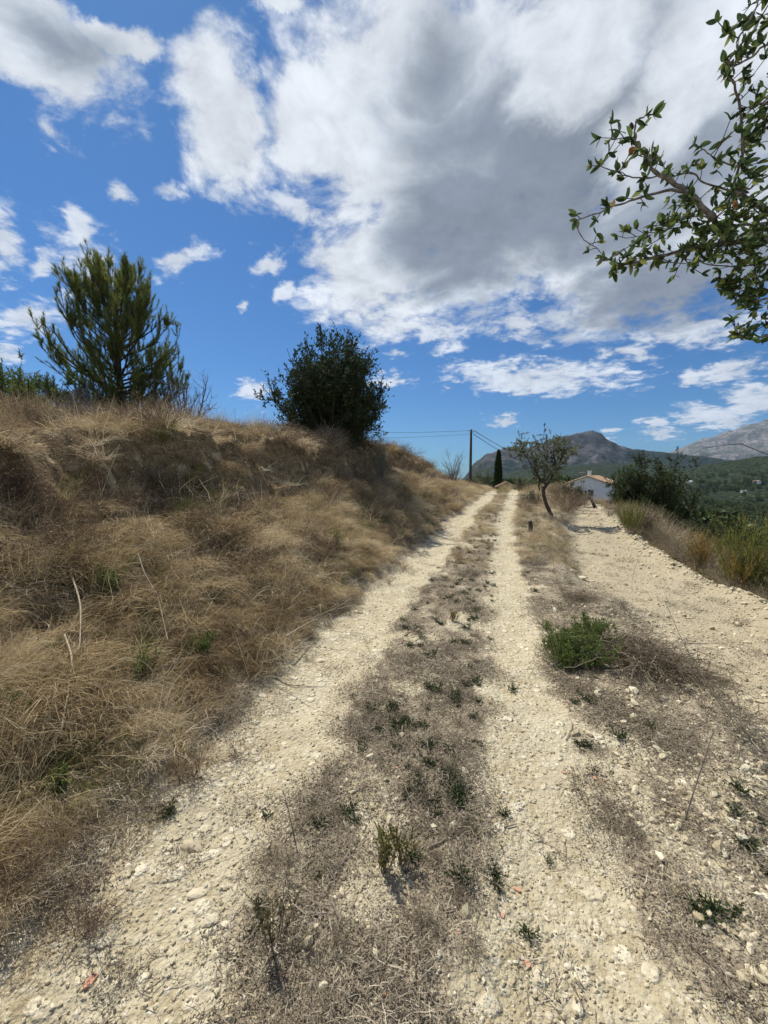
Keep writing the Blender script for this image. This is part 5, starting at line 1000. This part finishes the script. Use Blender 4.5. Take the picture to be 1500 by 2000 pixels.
tr = smooth([[0, 0, -.3], [.06, .02, .3], [-.04, -.03, .7], [.05, .03, 1.1]], 12, .012); V, Fq = tubes(tr[None], np.linspace(.13, .085, 12)[None]*(1+rg.normal(0, .04, 12)), 12); wd.add(V, Fq)
forks = [smooth([tr[-1], tr[-1]+[-.28, -.02, .20], tr[-1]+[-.62, .02, .34]], 8, .012), smooth([tr[-1], tr[-1]+[-.10, .05, .38], tr[-1]+[-.34, .06, .80]], 8, .012), smooth([tr[-1]-[0, 0, .12], tr[-1]+[.26, -.05, .2], tr[-1]+[.5, -.1, .6]], 8, .012)]
for fk in forks: V, Fq = tubes(fk[None], np.linspace(.075, .042, 8)[None], 9); wd.add(V, Fq)
for (px, py, dy, r_, fk, q_) in ((1700, 440, .25, .022, 0, 7), (1640, 470, .2, .020, 0, 5), (1600, 500, .2, .010, 0, 6), (1620, 560, .1, .010, 0, 4), (1620, 640, .1, .010, 0, 3), (1640, 60, -.1, .012, 1, 7), (1620, 200, 0, .010, 1, 6), (1600, 330, .1, .010, 1, 4), (1520, 40, -.1, .008, 1, 7), (1560, 450, .1, .011, 0, 7)):
    a0 = forks[fk][q_]; e0_ = at(px, py, Yv+dy)-b0; dr = unit(forks[fk][q_]-forks[fk][q_-1]); L_ = np.linalg.norm(e0_-a0); C = smooth([a0, a0+dr*L_*.3+[0, 0, .05*L_], a0*.35+e0_*.65+rg.normal(0, .05, 3), e0_], 12, .008)
    V, Fq = tubes(C[None], np.linspace(max(.018, r_*1.7), r_*.9, 12)[None], 7); wd.add(V, Fq)
cw, cl = plant(66, 2.3, 2.15, 14, 200, 1100, 9000, .055, r1=.022, e0=(.8, .35), e1=(1.0, .3), L2=.24, L3=.12, base=.05, up=.25)
for v_, (f_, mi_), t_ in zip(cw.V, cw.Fq, cw.T): wd.V.append(v_+tr[-1]+[.35, -.12, -.05]); wd.Fq.append((f_-f_.min()+wd.n, mi_)); wd.T.append(t_); wd.n += len(v_)
link('trunk', wd.mesh('trunk', M_bark, True), ov)
# spurs with leaf rosettes
S_ = []; tw = MB()
for i, Pj in enumerate(TP):
    Lw = np.linalg.norm(np.diff(Pj, axis=0), axis=1).sum(); n_ = max(2, int(Lw/.045))
    p, i_, t_, d = on(Pj[None], n_, .12 if i not in (0, 8) else .3, 1, rg); dd = unit(rg.normal(0, .8, d.shape)+d*.5+[0, 0, .25]); L = rg.uniform(.012, .05, n_)
    e = np.stack([p, p+dd*(L*.5)[:, None]+rg.normal(0, .002, p.shape), p+dd*L[:, None]], 1); V, Fq = tubes(e, np.full((n_, 3), .0018)*[1, .9, .8], 5); tw.add(V, Fq); S_ += list(zip(e[:, 2], dd)); S_.append((Pj[-1], unit(Pj[-1]-Pj[-3])))
# extra leafy shoots in the dense parts
for (px, py, sx_, sy_, n_) in [(1400, 480, 70, 30, 26), (1440, 470, 70, 40, 26), (1480, 120, 40, 90, 30), (1470, 590, 40, 45, 34), (1480, 420, 40, 50, 26), (1390, 440, 60, 40, 16), (1255, 270, 18, 30, 6), (1475, 300, 30, 60, 12)]:
    for _ in range(n_):
        j_ = rg.integers(0, len(TP)); P = at(rg.normal(px, sx_), rg.normal(py, sy_), Yv+rg.normal(.03, .12))-b0; al = np.concatenate(TP); c_ = al[np.argmin(((al-P)**2).sum(1))]; L = np.linalg.norm(P-c_)
        if L > .16: P = c_+(P-c_)/L*.16
        mid = (P+c_)/2+rg.normal(0, .008, 3); e = np.array([[c_, mid, P]]); V, Fq = tubes(e, np.array([[.0022, .0018, .0015]]), 5); tw.add(V, Fq); d = unit(P-c_); S_.append((P, d)); S_.append((mid, unit(d+rg.normal(0, .6, 3))))
link('twigs', tw.mesh('twigs', M_bark, True), ov)['kind'] = 'stuff'
def leafmesh(seed, tint):
    rg = np.random.default_rng(seed); n = 6; t = np.linspace(0, 1, n); wd_ = rg.uniform(.19, .28)*np.sin(np.clip(t*.96+.04, 0, 1)*pi)**.6*(1-.25*t); c = -.25*t**2*rg.uniform(.2, 1.2); V = []
    for i in range(n): V += [[t[i], -wd_[i], c[i]+wd_[i]*.35], [t[i], 0, c[i]], [t[i], wd_[i], c[i]+wd_[i]*.35]]
    Fq = []
    for i in range(n-1): a = i*3; Fq += [[a, a+3, a+4, a+1], [a+1, a+4, a+5, a+2]]
    mb = MB(); mb.add(V, Fq, 0, tint); return mb, np.array(V), np.array(Fq)
LM = [leafmesh(i, (i+.5)/8) for i in range(8)]; LMe = [m_[0].mesh('leaf', M_almond, True) for m_ in LM]
allL = []
for P, d in S_:
    for _ in range(int(rg.integers(4, 8))): dd = unit(d*.7+rg.normal(0, .65, 3)+[0, 0, .1]); allL.append((P, dd, rg.uniform(.024, .048)*(1 if rg.random() < .72 else .55), int(rg.integers(0, 8))))
rg.shuffle(allL) if False else None
def vis(P):
    q = P+b0; q = q-[0, 0, EYE]; f_ = cp*q[1]-sp*q[2]; return abs(q[0]/f_) < .97 and abs((sp*q[1]+cp*q[2])/f_) < 1.29
vl = [a for a in allL if vis(a[0])]; hl = [a for a in allL if not vis(a[0])]; vl.sort(key=lambda a: -a[2]); M4 = lambda a: frames(np.array([a[1]]), rg)[0]
from mathutils import Matrix
for a in vl[:300]:
    R_ = M4(a); o = link('leaf', LMe[a[3]], ov); o.matrix_local = Matrix([[*(R_[0]*a[2]), a[0][0]], [*(R_[1]*a[2]), a[0][1]], [*(R_[2]*a[2]), a[0][2]], [0, 0, 0, 1]])
mb = MB()
crown_shift = tr[-1]+[.35, -.12, -.05]
for v_, (f_, mi_), t_ in zip(cl.V, cl.Fq, cl.T): mb.add(v_+crown_shift, f_-f_.min(), 0, t_)
for a in vl[300:]+hl: _, V, Fq = LM[a[3]]; mb.add(V@M4(a).T*a[2]+a[0], Fq, 0, (a[3]+.5)/8)
link('foliage', mb.mesh('foliage', M_almond, True), ov)['kind'] = 'stuff'
print('almond leaves', len(vl), len(hl))
M_nut = simple('almond_hull', (.50, .33, .16), (.72, .55, .32), 60); M_nutr = simple('red_hull', (.38, .12, .05), (.50, .20, .09), 60)
for i, (px, py, m_) in enumerate([(1197, 397, M_nut), (1234, 294, M_nutr), (1233, 249, M_bark), (1436, 400, M_nutr)]):
    me = stone_mesh(900+i, 'almond_fruit', m_, 1.0, 2); o = link('almond_fruit', me, ov); o.location = Vector(at(px, py, Yv-.08)-b0); o.scale = (.013, .013, .018)

# ---- the air
mh, th = mat('haze'); pv = th.new('ShaderNodeVolumePrincipled'); pv.inputs['Color'].default_value = (.50, .72, 1.0, 1); pv.inputs['Density'].default_value = .00003; pv.inputs['Anisotropy'].default_value = .3
oh = th.new('ShaderNodeOutputMaterial'); th.l.new(pv.outputs[0], oh.inputs['Volume'])
zmin = float(gzv.min())-5
zmin = min(zmin, min(v.co.z for o in MT for v in o.data.vertices)-1)
V = np.array([[x, y, z] for x in (-13000, 13000) for y in (-13000, 13000) for z in (zmin, max(v.co.z for o in MT for v in o.data.vertices)+30)]); mb = MB()
mb.add(V, [[0, 1, 3, 2], [4, 6, 7, 5], [0, 4, 5, 1], [2, 3, 7, 6], [0, 2, 6, 4], [1, 5, 7, 3]]); hz_ = link('haze', mb.mesh('haze', mh)); hz_['kind'] = 'stuff'
